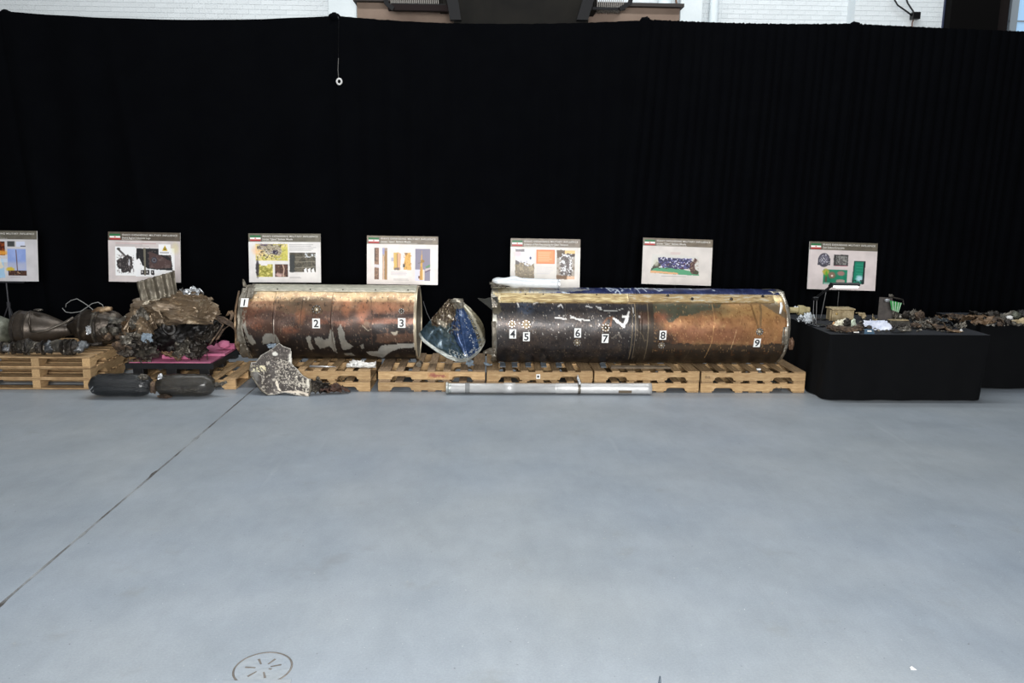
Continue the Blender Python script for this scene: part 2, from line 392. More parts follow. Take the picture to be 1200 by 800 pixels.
# projecting brick bay right of the pier: individual bricks
Yb = 13.72; xb0, xb1 = at(1002, 10, Yb).x, at(1110, 10, Yb).x
bay = struct('trim_3', MB().box(xb0+.002, xb1, Yb+.005, YW+.004, 0, 9.3), MORT); rest2 = MB(); n2 = 0
for k in range(60):
    z = 4.45+k*cH; x = xb0-(bw/2 if k % 2 else 0); vis = at(1050, 32, Yb).z-.06 < z < at(1050, -2, Yb).z
    while x < xb1-.02:
        a = max(x, xb0); b_ = min(x+bw, xb1)
        if b_-a > .04:
            if vis and abs(b_-a-bw) < .01: o = bpy.data.objects.new('brick', bme); COL.objects.link(o); o.parent = bay; o.location = (a, Yb+.052, z); n2 += 1
            else: rest2.box(a+g/2, b_-g/2, Yb, Yb+.007, z, z+cH-g)
        x += bw
tag(obj('brick_courses', rest2, BRK, bay), kind='stuff')
# round white downpipes on the wall
for i, (px, r, lb) in enumerate(((837, .075, 'thick white downpipe on the brick wall above the curtain'), (779, .11, 'white round pipe behind the tan beam beside a thin brown one'))):
    x = at(px, 8, 13.8).x; t = thing('downpipe', lb, 'pipe', (x, 13.8, 0))
    obj('pipe_length', MB().tube([(x, 13.8, 0), (x, 13.8, 9.2)], r, 20), PIER, t, smooth=True)
    for z in (1.5, 4.2, 5.9, 8): obj('bracket', MB().box(x-r*1.25, x+r*1.25, 13.8, YW-.012, z, z+.04), PIER, t)
x = at(794, 8, 13.85).x
tag(obj('conduit', MB().tube([(x+.1, 13.85, 9), (x+.02, 13.85, 6), (x-.05, 13.85, 5.6), (x, 13.85, 5.2), (x, 13.85, 0)], .016, 8), mat('rusty_conduit', (120, 90, 70), .7), smooth=True), 'thin brownish conduit bending down between pipe and white pier', 'conduit')
# dark pillar and metal-framed window at the far right
DARKP = mat('dark_pillar_paint', (5, 4, 4), .9, spec=.1)
pier('trim_4', 1115, 1172, 13.5, DARKP)
pier('trim_5', 1171, 1183, 13.6, mat('dark_brown_paint', (24, 18, 17), .85, spec=.2))
pier('trim_6', 1107, 1110, 13.68, mat('dark_blue_pipe_paint', (40, 48, 74), .5), d=.04)
wx0, wx1 = at(1184, 8, 13.7).x, at(1184, 8, 13.7).x+1.6
FRAME = mat('window_frame_paint', (150, 160, 168), .5)
GLASSY = mat('daylit_window_glass', (150, 190, 225), .15)
gb = GLASSY.node_tree.nodes['Principled BSDF']; gb.inputs['Emission Color'].default_value = (.42, .62, .85, 1); gb.inputs['Emission Strength'].default_value = .45
wn = tag(thing('window_1', None, None, (wx0, 13.7, 4.4)), kind='structure')
for k in range(4): obj('mullion', MB().box(wx0+k*.5, wx0+k*.5+(.12 if k == 0 else .03), 13.66, 13.72, 4.2, 7.2), FRAME, wn)
for k in range(7): obj('glazing_bar', MB().box(wx0, wx1, 13.67, 13.71, 4.3+k*.42, 4.325+k*.42), FRAME, wn)
for i in range(3):
    for k in range(6): obj('pane', MB().box(wx0+i*.5+.03+(.09 if i == 0 else 0), wx0+i*.5+.5, 13.685, 13.695, 4.325+k*.42, 4.72+k*.42), GLASSY, wn)

# junction box with two cables on the brick bay
jb = at(1073, 19, Yb-.06); t = thing('junction_box', 'small dark junction box with two cables on white brick at upper right', 'electrical box', jb)
obj('box_body', MB().box(jb.x-.07, jb.x+.06, Yb-.11, Yb, jb.z-.05, jb.z+.06), BLACKMET, t, bevel=.008)
obj('cable', MB().tube([at(1045, -6, Yb-.05), at(1052, 6, Yb-.05), at(1062, 13, Yb-.05), at(1070, 19, Yb-.07)], .013, 8), BLACKMET, t, smooth=True)
obj('cable', MB().tube([at(1060, -8, Yb-.06), at(1064, 4, Yb-.06), at(1070, 13, Yb-.06), at(1073, 19, Yb-.07)], .013, 8), BLACKMET, t, smooth=True)
obj('drip_cable', MB().tube([at(1071, 22, Yb-.03), at(1069, 27, Yb-.03), at(1069, 60, Yb-.03)], .008, 6), mat('rusty_cable', (120, 80, 62), .8), t)

# tan beam with dark lip, and the dark platform hanging in front of it
BEAMY = 13.35
TAN = mat('tan_beam_paint', (128, 108, 94), .65, 0, (148, 128, 112), 1.5)
bx0, bx1 = at(418, 12, BEAMY).x, at(797, 12, BEAMY).x; zt = at(600, 6, BEAMY).z
bm_ = thing('steel_beam', 'wide tan painted beam with dark top lip above the curtain', 'beam', (bx0, BEAMY, 4.4))
obj('beam_web', MB().box(bx0, bx1, BEAMY, BEAMY+.2, 4.3, zt), TAN, bm_, bevel=.01)
obj('top_lip', MB().box(bx0-.04, bx1+.04, BEAMY-.1, BEAMY+.24, zt, zt+.05), mat('dark_lip', (44, 38, 34), .7), bm_)
PY = 12.9
pl = thing('overhead_platform', 'dark steel platform with grated ends and sloping legs above the curtain', 'platform', (at(610, 0, PY).x, PY, 5))
DK = mat('dark_platform_steel', (15, 14, 12), .8, 0, (26, 24, 20), 2, spec=.2)
DK2 = mat('platform_leg_steel', (7, 8, 12), .6, 0, spec=.3)
a, c_ = at(532, 24, PY), at(690, 0, PY)
obj('apron_panel', MB().box(a.x, c_.x, PY, PY+.1, at(600, 24, PY).z-.12, at(600, 10, PY).z), DK, pl)
obj('upper_panel', MB().box(at(514, 0, PY).x, at(700, 0, PY).x, PY+.02, PY+.6, at(600, 10, PY).z, at(600, -30, PY).z), DK, pl)
obj('edge_beam', MB().box(at(455, 12, PY).x, at(530, 12, PY).x, PY-.05, PY+.06, at(490, 13, PY).z, at(490, 6, PY).z), mat('maroon_beam', (26, 15, 15), .7, spec=.2), pl)
for p in (((524, -20), (531, 4), (534, 24)), ((697, -20), (688, 4), (682, 24))):
    q = [at(x_, y_, PY-.12) for x_, y_ in p]
    m = MB()
    m.rings([[c0+Vector((sx_*.085, sy_*.06, 0)) for sx_, sy_ in ((-1, -1), (1, -1), (1, 1), (-1, 1))] for c0 in q]); obj('sloping_leg', m, DK2, pl)
for px in (453, 738):
    s_ = 1 if px < 600 else -1; q = [at(px-s_*6, -22, PY-.1), at(px+s_*0, 4, PY-.1), at(px+s_*8 if px < 600 else px-12, 11, PY-.1)]
    obj('end_brace', MB().tube(q, .045, 4), DK2, pl)
for px0, px1 in ((458, 522), (695, 733)):
    m = MB(); n = int((px1-px0)/2.3)
    for k in range(n):
        xa = at(px0+k*2.3, 3, PY+.05).x; m.box(xa, xa+.012, PY+.03, PY+.7, at(600, 7, PY).z+.004, at(600, 7, PY).z+.05)
    z_ = at(600, 7, PY).z
    for k in range(n):
        xa = at(px0+k*2.3, 3, PY+.05).x; m.box(xa, xa+.010, PY+.02, PY+.03, z_, z_+.32)
    tag(obj('grating', m, mat('grating_steel', (150, 146, 140), .5, .3), pl), kind='stuff')
    obj('grating_frame', MB().box(at(px0, 3, PY).x, at(px1, 3, PY).x, PY, PY+.02, z_-.03, z_+.01), DK2, pl)

# ================================================================== curtain
YC = 10.9
XP = [-9.6, at(5, 12, YC).x, at(391, 18, YC).x, at(757, 22, YC).x, at(1003, 27, YC).x, 9.2]
ZP = [4.36, at(5, 13, YC).z, at(391, 18, YC).z, at(757, 23, YC).z, at(1003, 27.5, YC).z, at(1190, 33, YC).z-.05]
SAG = [.05, .075, .075, .02, .02]
lab = ['bluish black drape panel at the far left edge of the curtain', 'smooth taut black drape panel with sagging top left of the hanging ring',
       'black drape panel with soft folds right of the hanging ring', 'black drape panel with close vertical folds above the sixth sign', 'black pleated drape panel at the right end above the tables']
NF = [5, 5, 13, 21, 31]; AMP = [.05, .035, .03, .045, .045]
DP = []
for k in range(5):
    x0, x1, z0, z1 = XP[k], XP[k+1], ZP[k], ZP[k+1]; nf, am = NF[k], AMP[k]; nu = max(140, nf*14)
    def fn(u, v, k=k, x0=x0, x1=x1, z0=z0, z1=z1, nf=nf, am=am):
        s = 1-v
        # slanted gathers hanging from the posts
        x = x0+(x1-x0)*u
        if k == 3: x -= .42*s*(1-u)**2*.8+.16*s*u; x += .05*u-.05*(1-u)**12
        if k == 4: x -= .16*s*(1-u*.6)+.05*(1-u)
        if k == 2: x -= .42*s*.8*u**6; x += .09*u**20
        if k == 1: x += .30*s*(1-u)**5+.05*u**20-.05*(1-u)**20
        if k == 0: x += .30*s*u**4
        un = u+.35/nf*noise.noise(Vector((u*nf*.33, k, v*.25)))*2
        a = am*(.35+.65*min(1, s*2.5))*(.55+.7*abs(noise.noise(Vector((u*nf*.21, k+3, v*.3)))))
        f = math.sin(2*PI*un*nf); y = YC-a*(f if k < 3 else (abs(math.sin(PI*un*nf))**.6*2-1))
        y -= .05*noise.noise(Vector((u*(x1-x0)*.45, k+9, v*.8)))
        if k == 1: y -= .03*math.exp(-((u-.30-.13*s)/.022)**2)*min(1, s*3)
        if k == 1 or k == 0: y -= .06*math.exp(-(((u if k == 1 else 1-u)-.02)/.03)**2)*min(1, s*2)
        zt_ = z0+(z1-z0)*u-SAG[k]*4*u*(1-u)
        if k > 1: zt_ += (.012 if k > 2 else .006)*noise.noise(Vector((u*nu*.37, 0, k)))
        return (x, y, .015+(zt_-.015)*v)
    DP.append(obj('drape', MB().grid(fn, nu, 26), DRAPE, smooth=True)); tag(DP[-1], lab[k], 'curtain', 'black drape panels along the back')
for k in (1, 2, 3, 4):
    x = XP[k]; z = ZP[k]; t = thing('drape_post', ['', 'drape post cap poking up at the far left curtain corner', 'drape post cap above the hanging ring', 'peaked drape post cap over the tan beam end', 'low drape post cap below the edge of the brick bay'][k], 'post', (x, YC+.17, 0), 'upright posts behind the drapes')
    obj('upright', MB().tube([(x, YC+.17, 0.01), (x, YC+.17, z-.01)], .025, 10), BLACKMET, t)
    obj('base_plate', MB().box(x-.22, x+.22, YC+.08, YC+.36, 0, .012), BLACKMET, t)
    h = [0, .02, .045, .045, .03][k]; DP[k].location = (0, 0, 0)
    obj('gathered_cap', place(lump_mb(.07, .03, .04+h*.3, k, .25, 3), (x, YC+.02, z-.03+h*.35)), DRAPE, DP[k], smooth=True)
for k in range(5):
    x0, x1 = XP[k], XP[k+1]; pts = [(x0+(x1-x0)*i/12, YC+.225, ZP[k]+(ZP[k+1]-ZP[k])*i/12-SAG[k]*4*(i/12)*(1-i/12)-.04) for i in range(13)]
    tag(obj('crossbar', MB().tube(pts, .018, 8), BLACKMET), ['hidden cross bar carrying the far left drape', 'cross bar inside the top hem of the sagging smooth drape', 'cross bar inside the top hem of the drape under the tan beam', 'cross bar inside the pleated drape above the sixth sign', 'cross bar inside the right end pleated drape'][k], 'rail', 'cross bars of the drapes')
p = at(397.5, 95.5, YC-.12); t = thing('pull_ring', 'small white ring on a thin cord against the black drape', 'ring', p)
m = MB(); rs = []
for j in range(24):
    a = 2*PI*j/24; ctr = p+Vector((math.cos(a)*.03, 0, math.sin(a)*.034)); d = (ctr-p).normalized()
    rs.append([ctr+d*math.cos(b)*.012+Vector((0, 1, 0))*math.sin(b)*.012 for b in [2*PI*i/10 for i in range(10)]])
rs.append(rs[0]); m.rings(rs, cap=False); obj('ring', m, WHITEP, t, smooth=True)
obj('cord', MB().tube([p+Vector((-.006, 0, .034)), at(396, 82, YC-.11), at(396.6, 68, YC-.08)], .0035, 6), mat('grey_cord', (110, 108, 106), .8), t)
obj('upper_cord', MB().tube([at(396.6, 68, YC-.08), at(397, 22, YC-.05), at(396, 19, YC-.01)], .0025, 6), BLACKMET, t)

# ================================================================== pallets
def bx_mesh(name, x, y, z, m, bev=.003):
    bm = bmesh.new(); bmesh.ops.create_cube(bm, size=1)
    for v in bm.verts: v.co = Vector((v.co.x*x, v.co.y*y, v.co.z*z))
    bmesh.ops.bevel(bm, geom=list(bm.edges), offset=bev, segments=1, affect='EDGES')
    me = bpy.data.meshes.new(name); bm.to_mesh(me); bm.free(); me.materials.append(m); return me
def stringer_mesh(L_, th, m):
    e, nw, nd, H = .15, .23, .038, .089; pr = [(-L_/2, 0)]
    for s_ in (-1, 1):
        c0 = -L_/2+e if s_ < 0 else L_/2-e-nw
        pr += [(c0, 0), (c0+.012, nd*.75), (c0+.035, nd), (c0+nw-.035, nd), (c0+nw-.012, nd*.75), (c0+nw, 0)]
    pr += [(L_/2, 0), (L_/2, H), (-L_/2, H)]
    mb = MB().prism([(x, -th/2, z) for x, z in pr], (0, th, 0)); me = bpy.data.meshes.new('stringer'); me.from_pydata([tuple(v) for v in mb.v], [], mb.f); me.materials.append(m); return me
T = .0165
def link(name, me, parent, loc, rot=(0, 0, 0)):
    o = bpy.data.objects.new(name, me); COL.objects.link(o); o.parent = parent; o.location = loc; o.rotation_euler = rot; return o
PM = {}
def pallet(label, loc, rotz=0, L_=1.215, B=1.01, th=.038, old=False, group=None, seed=0, ntop=7):
    t = thing('wooden_pallet', label, 'pallet', loc, group); t.rotation_euler = (0, 0, rotz); rg = random.Random(seed)
    key = (L_, B, th, old)
    if key not in PM:
        dm = OLDW if old else WOODX
        PM[key] = (stringer_mesh(L_, th, WOOD), bx_mesh('deck_board', .088, B, T, dm), bx_mesh('lead_board', .138, B, T, dm))
    st, db, lb = PM[key]
    for s_ in (-1, 0, 1): link('stringer', st, t, (0, s_*(B/2-th/2-.002), T+.001))
    xs = [-L_/2+.069+(L_-.138)*i/(ntop-1) for i in range(ntop)]
    for i, x in enumerate(xs): link('deck_board', lb if i in (0, ntop-1) else db, t, (x+rg.uniform(-.008, .008)*(0 < i < ntop-1), 0, T*1.5+.091), (0, 0, rg.uniform(-.006, .006)))
    for i, x in enumerate([-L_/2+.069, -.16, 0, .16, L_/2-.069]): link('bottom_board', lb if i in (0, 4) else db, t, (x, 0, T/2), (0, 0, rg.uniform(-.004, .004)))
    return t
PH = T*2+.0915; YP = 8.88+.505
xs = [-1.92, -.617, .618, 1.853, 3.092]
names = ['shorter missile section, behind the speckled panel', 'bent blue cone, weathered boards', 'dark left end of the long missile section', 'middle of the long missile section, below tags 7 and 8', 'copper end of the long missile section, beside the table']
base = []
for i, x in enumerate(xs):
    for k in (0, 1):
        lb = ['lower', 'upper'][k]+' pallet under the '+names[i]
        p = pallet(lb[:200], (x+(0, .004)[k], YP+(.0, .006)[k], k*PH), 0, old=(i == 1), group='notched wooden pallets under the missile sections', seed=i*2+k, ntop=7)
        base.append(p)
ZP2 = PH*2
pallet('single wooden pallet under the black plastic tray', (-3.46, 9.46, 0), group=None, seed=31)
for k in range(3):
    pallet('%s pallet of the stack of three at the left frame edge' % ('bottom', 'middle', 'top')[k], (-5.07, 8.93+.6+.004*k, k*PH), PI/2, L_=1.2, B=1.22, th=.085, group='stack of three pallets at left', seed=40+k, ntop=8)
Z3 = PH*3
# marks on the pallet fronts
up = lambda x, z, y=8.876: Matrix.Translation((x, y, z)) @ Matrix.Rotation(PI/2, 4, 'X')
text('9u2', base[8], .05, up(3.36, .035, 8.878), INK, name='marking')
text('D.S.', base[9], .04, up(2.53, PH+.045, 8.884), INK, name='marking')
obj('sticker', MB().box(.58, .625, 8.881, 8.8845, PH+.03, PH+.085), PAPER, base[5])
obj('sticker_print', MB().box(.59, .613, 8.8795, 8.881, PH+.045, PH+.07), INK, base[5])
cv = Cv(0, 0, 24, 7, 6, (170, 118, 72)); cv.mottle(0, 0, 24, 7, [(172, 132, 82), (190, 150, 98)], 2, 3)
for a_ in ((5, 3, 3.5, 2.4), (9, 4, 4, 1.6), (15, 3.6, 4, 1.2), (19, 4.5, 3, 1)): cv.ell(*a_, (136, 66, 56), .6, .8, 2.2, 2)
def print_face(name, cv_, org, ux, uy, parent, m, step=1):
    org, ux, uy = Vector(org), Vector(ux), Vector(uy); W = cv_.w; H = cv_.h; mb = MB(); o0 = root_loc(parent)
    xs_ = np.linspace(0, 1, W); ys_ = np.linspace(0, 1, H); gx, gy = np.meshgrid(xs_, ys_)
    P = np.array(org-o0)[None, None]+gx[..., None]*np.array(ux)+gy[..., None]*np.array(uy); V = P.reshape(-1, 3)
    j, i = np.mgrid[0:H-1, 0:W-1]; a = (j*W+i).ravel(); Fc = np.stack([a, a+W, a+W+1, a+1], 1)
    me = bpy.data.meshes.new(name); me.vertices.add(len(V)); me.vertices.foreach_set('co', V.ravel().astype(np.float32))
    me.loops.add(Fc.size); me.loops.foreach_set('vertex_index', Fc.ravel().astype(np.int32)); me.polygons.add(len(Fc)); me.polygons.foreach_set('loop_start', np.arange(0, Fc.size, 4, dtype=np.int32)); me.polygons.foreach_set('loop_total', np.full(len(Fc), 4, np.int32)); me.update()
    return obj(name, me, m, parent, cols=cv_.linear().reshape(-1, 3))
PRINT = mat('printed_surface', (200, 200, 200), .45, vc=True, spec=.4)
print_face('red_smear', cv, (-.66, 8.8875, PH+.098), (.24, 0, 0), (0, 0, -.07), base[3], PRINT)

# ================================================================== missile sections
def skin(name, cv_, X0, X1, ax, r, ymid, hh, px0, px1, parent, m, dents, nu, nv=220, thick=True):
    Yc, Zc = ax; o0 = root_loc(parent)
    u = np.linspace(0, 1, nu+1); ph = np.linspace(0, 360, nv, endpoint=False); U, P_ = np.meshgrid(u, ph)
    pr = np.radians(P_); X = X0+(X1-X0)*U; dr = dents(X, P_)
    V = np.stack([X, Yc-np.sin(pr)*(r+dr), Zc+np.cos(pr)*(r+dr)], -1)
    rel = (P_-81+180) % 360-180; rel = np.where(rel > 90, 180-rel, rel); rel = np.where(rel < -90, -180-rel, rel)
    py = ymid+hh*np.sin(np.radians(rel)); px = px0+(px1-px0)*U; cols = cv_.sample(px, py).reshape(-1, 3)
    W = nu+1; j, i = np.mgrid[0:nv, 0:nu]; a = (j*W+i).ravel(); b = (((j+1) % nv)*W+i).ravel(); Fc = np.stack([a, a+1, b+1, b], 1)
    V = V.reshape(-1, 3)-np.array(o0)
    me = bpy.data.meshes.new(name); me.vertices.add(len(V)); me.vertices.foreach_set('co', V.ravel().astype(np.float32))
    me.loops.add(Fc.size); me.loops.foreach_set('vertex_index', Fc.ravel().astype(np.int32)); me.polygons.add(len(Fc)); me.polygons.foreach_set('loop_start', np.arange(0, Fc.size, 4, dtype=np.int32)); me.polygons.foreach_set('loop_total', np.full(len(Fc), 4, np.int32)); me.update()
    return obj(name, me, m, parent, smooth=True, cols=cols)
def arc(X, ax, r, a0, a1, n=24): return [(X, ax[0]-math.sin(R(a0+(a1-a0)*i/n))*r, ax[1]+math.cos(R(a0+(a1-a0)*i/n))*r) for i in range(n+1)]
SKIN = mat('scorched_missile_skin', (200, 200, 200), .33, .4, (1, 1, 1), 9, .1, 60, vc=True)
def surf(ax, r, X, phi, lift=0): return Vector((X, ax[0]-math.sin(R(phi))*(r+lift), ax[1]+math.cos(R(phi))*(r+lift)))
def patchM(ax, r, X, phi, lift=.003):     # local x = +X, local y = up along the skin, z = outward
    n = Vector((0, -math.sin(R(phi)), math.cos(R(phi)))); tx = Vector((1, 0, 0)); ty = n.cross(tx)
    p = surf(ax, r, X, phi, lift); return Matrix(((tx.x, ty.x, n.x, p.x), (tx.y, ty.y, n.y, p.y), (tx.z, ty.z, n.z, p.z), (0, 0, 0, 1)))
def phi_of(py, ymid, hh): return 81+math.degrees(math.asin(max(-1, min(1, (py-ymid)/hh))))
def number_tag(t, ax, r, X, phi, s, w_=.088, h=.112):
    M = patchM(ax, r, X, phi, .006+(.03 if s == '1' else 0)); o = obj('number_tag', MB().box(-w_/2, w_/2, -h/2, h/2, -.002, .0015, M), PAPER, t)
    tx_ = text(s, t, .118, M @ Matrix.Translation((0, -.042, .0025)), INK, 'CENTER', 'numeral', bold=.0024); tx_.parent = o
def port(t, ax, r, X, phi, ro, dark=False, ringed=True):
    n = surf(ax, r, X, phi, 1)-surf(ax, r, X, phi, 0); c0 = surf(ax, r, X, phi, 0)
    o = obj('round_fitting', MB().lathe([(-.01, ro), (.007, ro), (.009, ro*.88), (.009, ro*.72), (.004, ro*.68)], c0, n, 28), mat('fitting_metal', (120, 104, 84), .4, .6, (80, 68, 56), 20), t)
    obj('fitting_boss', MB().lathe([(0, ro*.5), (.014, ro*.48), (.016, ro*.3), (.008, ro*.25)], c0, n, 20), mat('fitting_dark', (34, 28, 24), .5, .5) if dark else mat('fitting_pale', (150, 136, 112), .4, .5), o)
    obj('fitting_centre', MB().lathe([(0, ro*.2), (.012, ro*.2), (.014, ro*.1)], c0, n, 12), mat('fitting_bright', (214, 208, 196), .3, .5), o)
    for k in range(8):
        a = 2*PI*k/8; M = patchM(ax, r, X, phi, .006); q = M @ Vector((math.cos(a)*ro*.8, math.sin(a)*ro*.8, 0))
        obj('bolt', MB().lathe([(0, .006), (.006, .006)], q, n, 6), ALU, o)

# ---- first section (1,2,3)
A1 = (9.54, ZP2+.445); R1 = .438; ym1, hh1 = 378.5, 42.5
Xl, Xr = at(279, 380, 9.10).x, at(487, 380, 9.10).x
t1 = thing('missile_section', 'shorter scorched copper missile body section carrying number tags 1, 2 and 3', 'missile part', ((Xl+Xr)/2, A1[0], ZP2))
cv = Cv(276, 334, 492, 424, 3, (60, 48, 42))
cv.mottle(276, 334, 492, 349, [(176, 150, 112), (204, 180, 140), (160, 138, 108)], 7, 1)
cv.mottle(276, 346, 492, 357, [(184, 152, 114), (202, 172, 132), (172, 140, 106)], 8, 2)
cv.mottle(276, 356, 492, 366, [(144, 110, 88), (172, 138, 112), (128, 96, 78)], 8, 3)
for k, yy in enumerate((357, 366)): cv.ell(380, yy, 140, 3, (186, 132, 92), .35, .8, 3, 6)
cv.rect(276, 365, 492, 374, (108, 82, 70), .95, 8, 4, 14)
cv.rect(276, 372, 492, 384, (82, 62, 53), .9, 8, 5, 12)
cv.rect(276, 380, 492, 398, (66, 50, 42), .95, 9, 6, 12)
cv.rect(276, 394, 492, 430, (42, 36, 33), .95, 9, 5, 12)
cv.ell(296, 374, 17, 11, (118, 80, 64), .75, .7, 5, 6); cv.ell(322, 390, 18, 12, (88, 60, 46), .6, .7, 4, 6)
cv.poly([(322, 360), (345, 352), (366, 352), (388, 352), (389, 366), (360, 368), (322, 368)], (112, 92, 74), .75, 5, 6)
cv.ell(338, 357, 20, 3.2, (112, 96, 78), .7, .8, 3, 5); cv.ell(366, 352.5, 25, 2.5, (120, 104, 84), .6, .8, 2, 5)
cv.ell(312, 372, 14, 4, (70, 52, 44), .6, .8, 4, 5); cv.ell(352, 372, 6, 8, (150, 96, 64), .6, .8, 4, 4)
cv.ell(405, 363, 5, 9, (196, 128, 92), .5, .8, 2, 4); cv.ell(424, 366, 7, 11, (190, 118, 84), .55, .8, 3, 4); cv.ell(450, 362, 16, 6, (196, 132, 100), .6, .8, 3, 5)
for (x_, y_, rx, ry) in ((300, 384, 6, 3), (340, 388, 9, 4), (376, 378, 10, 3), (400, 380, 10, 3), (428, 378, 8, 3)): cv.ell(x_, y_, rx, ry, (134, 80, 56), .6, .8, 3, 3)
cv.rect(436, 369, 488, 372.5, (58, 46, 42), .8, 1.5, 1.2, 4); cv.rect(436, 374, 488, 380, (122, 80, 62), .8, 3, 1.5, 6); cv.rect(436, 381, 488, 391, (46, 40, 38), .9, 4, 2, 8); cv.rect(440, 391, 488, 401, (104, 76, 60), .8, 4, 2, 8)
cv.flecks(276, 350, 492, 412, (44, 38, 34), .70, 2.6, .45, 4); cv.flecks(276, 350, 492, 412, (166, 144, 122), .765, 1.1, .6, 9); cv.flecks(276, 352, 492, 400, (150, 104, 78), .72, 2.8, .4, 14)
GR = (146, 142, 132)
def gp(p, warp=1.2, c=GR): cv.poly(p, c, .95, warp, 2.6)
gp([(289, 395), (294, 394), (297, 402), (293, 406), (288, 402)]); gp([(306, 396), (311, 391), (322, 393), (325, 398), (326, 404), (316, 402), (305, 404)])
gp([(288, 398), (284, 382), (287, 380), (291, 396)], .6, (150, 146, 136))
gp([(357, 396), (361, 393), (364, 395), (362, 402), (365, 409), (360, 410)]); gp([(367, 397), (373, 394), (378, 398), (384, 397), (386, 388), (389, 386), (391, 400), (391, 414), (387, 410), (384, 406), (372, 409), (368, 402)])
gp([(395, 386), (399, 382), (402, 388), (403, 398), (406, 402), (412, 406), (408, 408), (399, 410), (396, 398)]); gp([(398, 414), (408, 413), (412, 417), (402, 417)])
gp([(426, 412), (440, 411), (446, 404), (489, 402), (489, 406), (466, 408), (452, 414), (444, 420), (430, 417)], .8, (176, 174, 166)); gp([(420, 405), (424, 403), (425, 408), (421, 409)])
cv.poly([(458, 390), (466, 388), (465, 392), (461, 393)], (196, 184, 164), .9, .4); cv.ell(429, 381, 3.4, 4, (126, 104, 86), .8, .5, 1, 2); cv.line([(424, 382), (431, 388), (435, 386)], .9, (196, 182, 160), .8, .4)
for y_ in (352, 350): cv.flecks(292, y_-4, 486, y_+2, (236, 222, 190), .72, 2.2, .6, y_)
for x_ in (321, 353, 389): cv.line([(x_, 350), (x_-1.5, 378), (x_, 412)], .7, (70, 56, 48), .8, .5)
cv.line([(320.5, 376), (320, 398)], .8, (196, 188, 176), .8, .3); cv.line([(434, 350), (435, 402)], .6, (96, 70, 58), .7, .4)
cv.flecks(276, 334, 288, 420, (150, 142, 128), .58, 2.0, .8, 6); cv.poly([(276, 334), (298, 334), (296, 346), (292, 350), (284, 358), (282, 385), (286, 420), (276, 424)], (166, 158, 142), .85, 1.2, 3)
cv.rect(484.5, 334, 492, 410, (204, 190, 164), .85, 1, .5)
np_noise = lambda X, P_, a, b, sd: np.sin(X*a+sd)*np.sin(np.radians(P_)*b+sd*1.7)
def d1(X, P_):
    e = np.clip((Xl+.22-X)/.22, 0, 1)
    return .004*np_noise(X, P_, 7, 5, 1)+.003*np_noise(X, P_, 17, 9, 2)-e*e*.035*(.6+np_noise(X, P_, 3, 4, 3))+.006*((np.abs(X-(Xl+.40)) < .006) | (np.abs(X-(Xl+1.06)) < .006))
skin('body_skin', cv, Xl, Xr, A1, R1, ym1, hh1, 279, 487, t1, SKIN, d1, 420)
INN = mat('inner_skin', (120, 112, 98), .5, .4, (86, 78, 66), 6)
ri = R1-.012; m = MB(); m.rings([[Vector(p) for p in arc(x, A1, r_, 0, 360-360/48, 47)] for x, r_ in ((Xl, R1-.02), (Xl+.2, ri-.03), (Xr-.2, ri), (Xr, ri))], cap=False); obj('inner_wall', m, INN, t1, smooth=True)
m = MB(); m.rings([[Vector(p) for p in arc(x, A1, r_, 0, 354, 59)] for x, r_ in ((Xr-.005, R1-.016), (Xr+.006, R1-.016), (Xr+.008, R1+.005), (Xr-.012, R1+.006), (Xr-.012, R1-.002))], cap=False); obj('end_ring', m, mat('end_ring_metal', (214, 200, 172), .3, .6), t1, smooth=True)
m = MB(); m.rings([[Vector(p) for p in arc(x, A1, r_, 0, 354, 59)] for x, r_ in ((Xr-.35, R1-.012), (Xr-.35, .30), (Xr-.34, .30), (Xr-.34, R1-.012))], cap=False); obj('inner_frame', m, INN, t1)
# cable duct along the top
DUCT = mat('duct_paint', (150, 148, 134), .42, .3, (204, 200, 184), 7, .2, 30, col3=(178, 174, 158), stretch=(2, 8, 8))
def duct(t, ax, r, x0, x1, p0, p1, m, n=60, h=.018, nm='cable_duct'):
    rs = []
    for i in range(n+1):
        x = x0+(x1-x0)*i/n; j = .002*noise.noise(Vector((x*6, 3, 1)))
        rs.append([surf(ax, r, x, p0, 0), surf(ax, r, x, p0+1.2, h+j), surf(ax, r, x, (p0*2+p1)/3, h+.005+j), surf(ax, r, x, (p0+p1*2)/3, h+.003-j), surf(ax, r, x, p1-1.2, h-j), surf(ax, r, x, p1, 0)])
    return obj(nm, MB().rings(rs), m, t)
dd = duct(t1, A1, R1, Xl+.11, Xr-.008, 1, 27, DUCT)
duct(t1, A1, R1, Xl+.14, Xr-.02, -14, -1, DUCT, nm='duct_flange', h=.008)
for i in range(5):
    X = Xl+.4+i*.38
    for p_ in (3.5, 25): q = surf(A1, R1, X, p_, .018); obj('rivet', MB().lathe([(0, .009), (.008, .007)], q, q-surf(A1, R1, X, p_, -1), 8), DARKMET, dd)
cx = lambda px, Y: at(px, 380, Y).x
number_tag(t1, A1, R1, cx(289, 9.2), phi_of(359, ym1, hh1), '1', .085, .112); number_tag(t1, A1, R1, cx(371, 9.12), phi_of(380, ym1, hh1), '2'); number_tag(t1, A1, R1, cx(471, 9.12), phi_of(379, ym1, hh1), '3')
port(t1, A1, R1, cx(371, 9.13), phi_of(364.5, ym1, hh1), .055); port(t1, A1, R1, cx(470.5, 9.13), phi_of(366, ym1, hh1), .034, True)
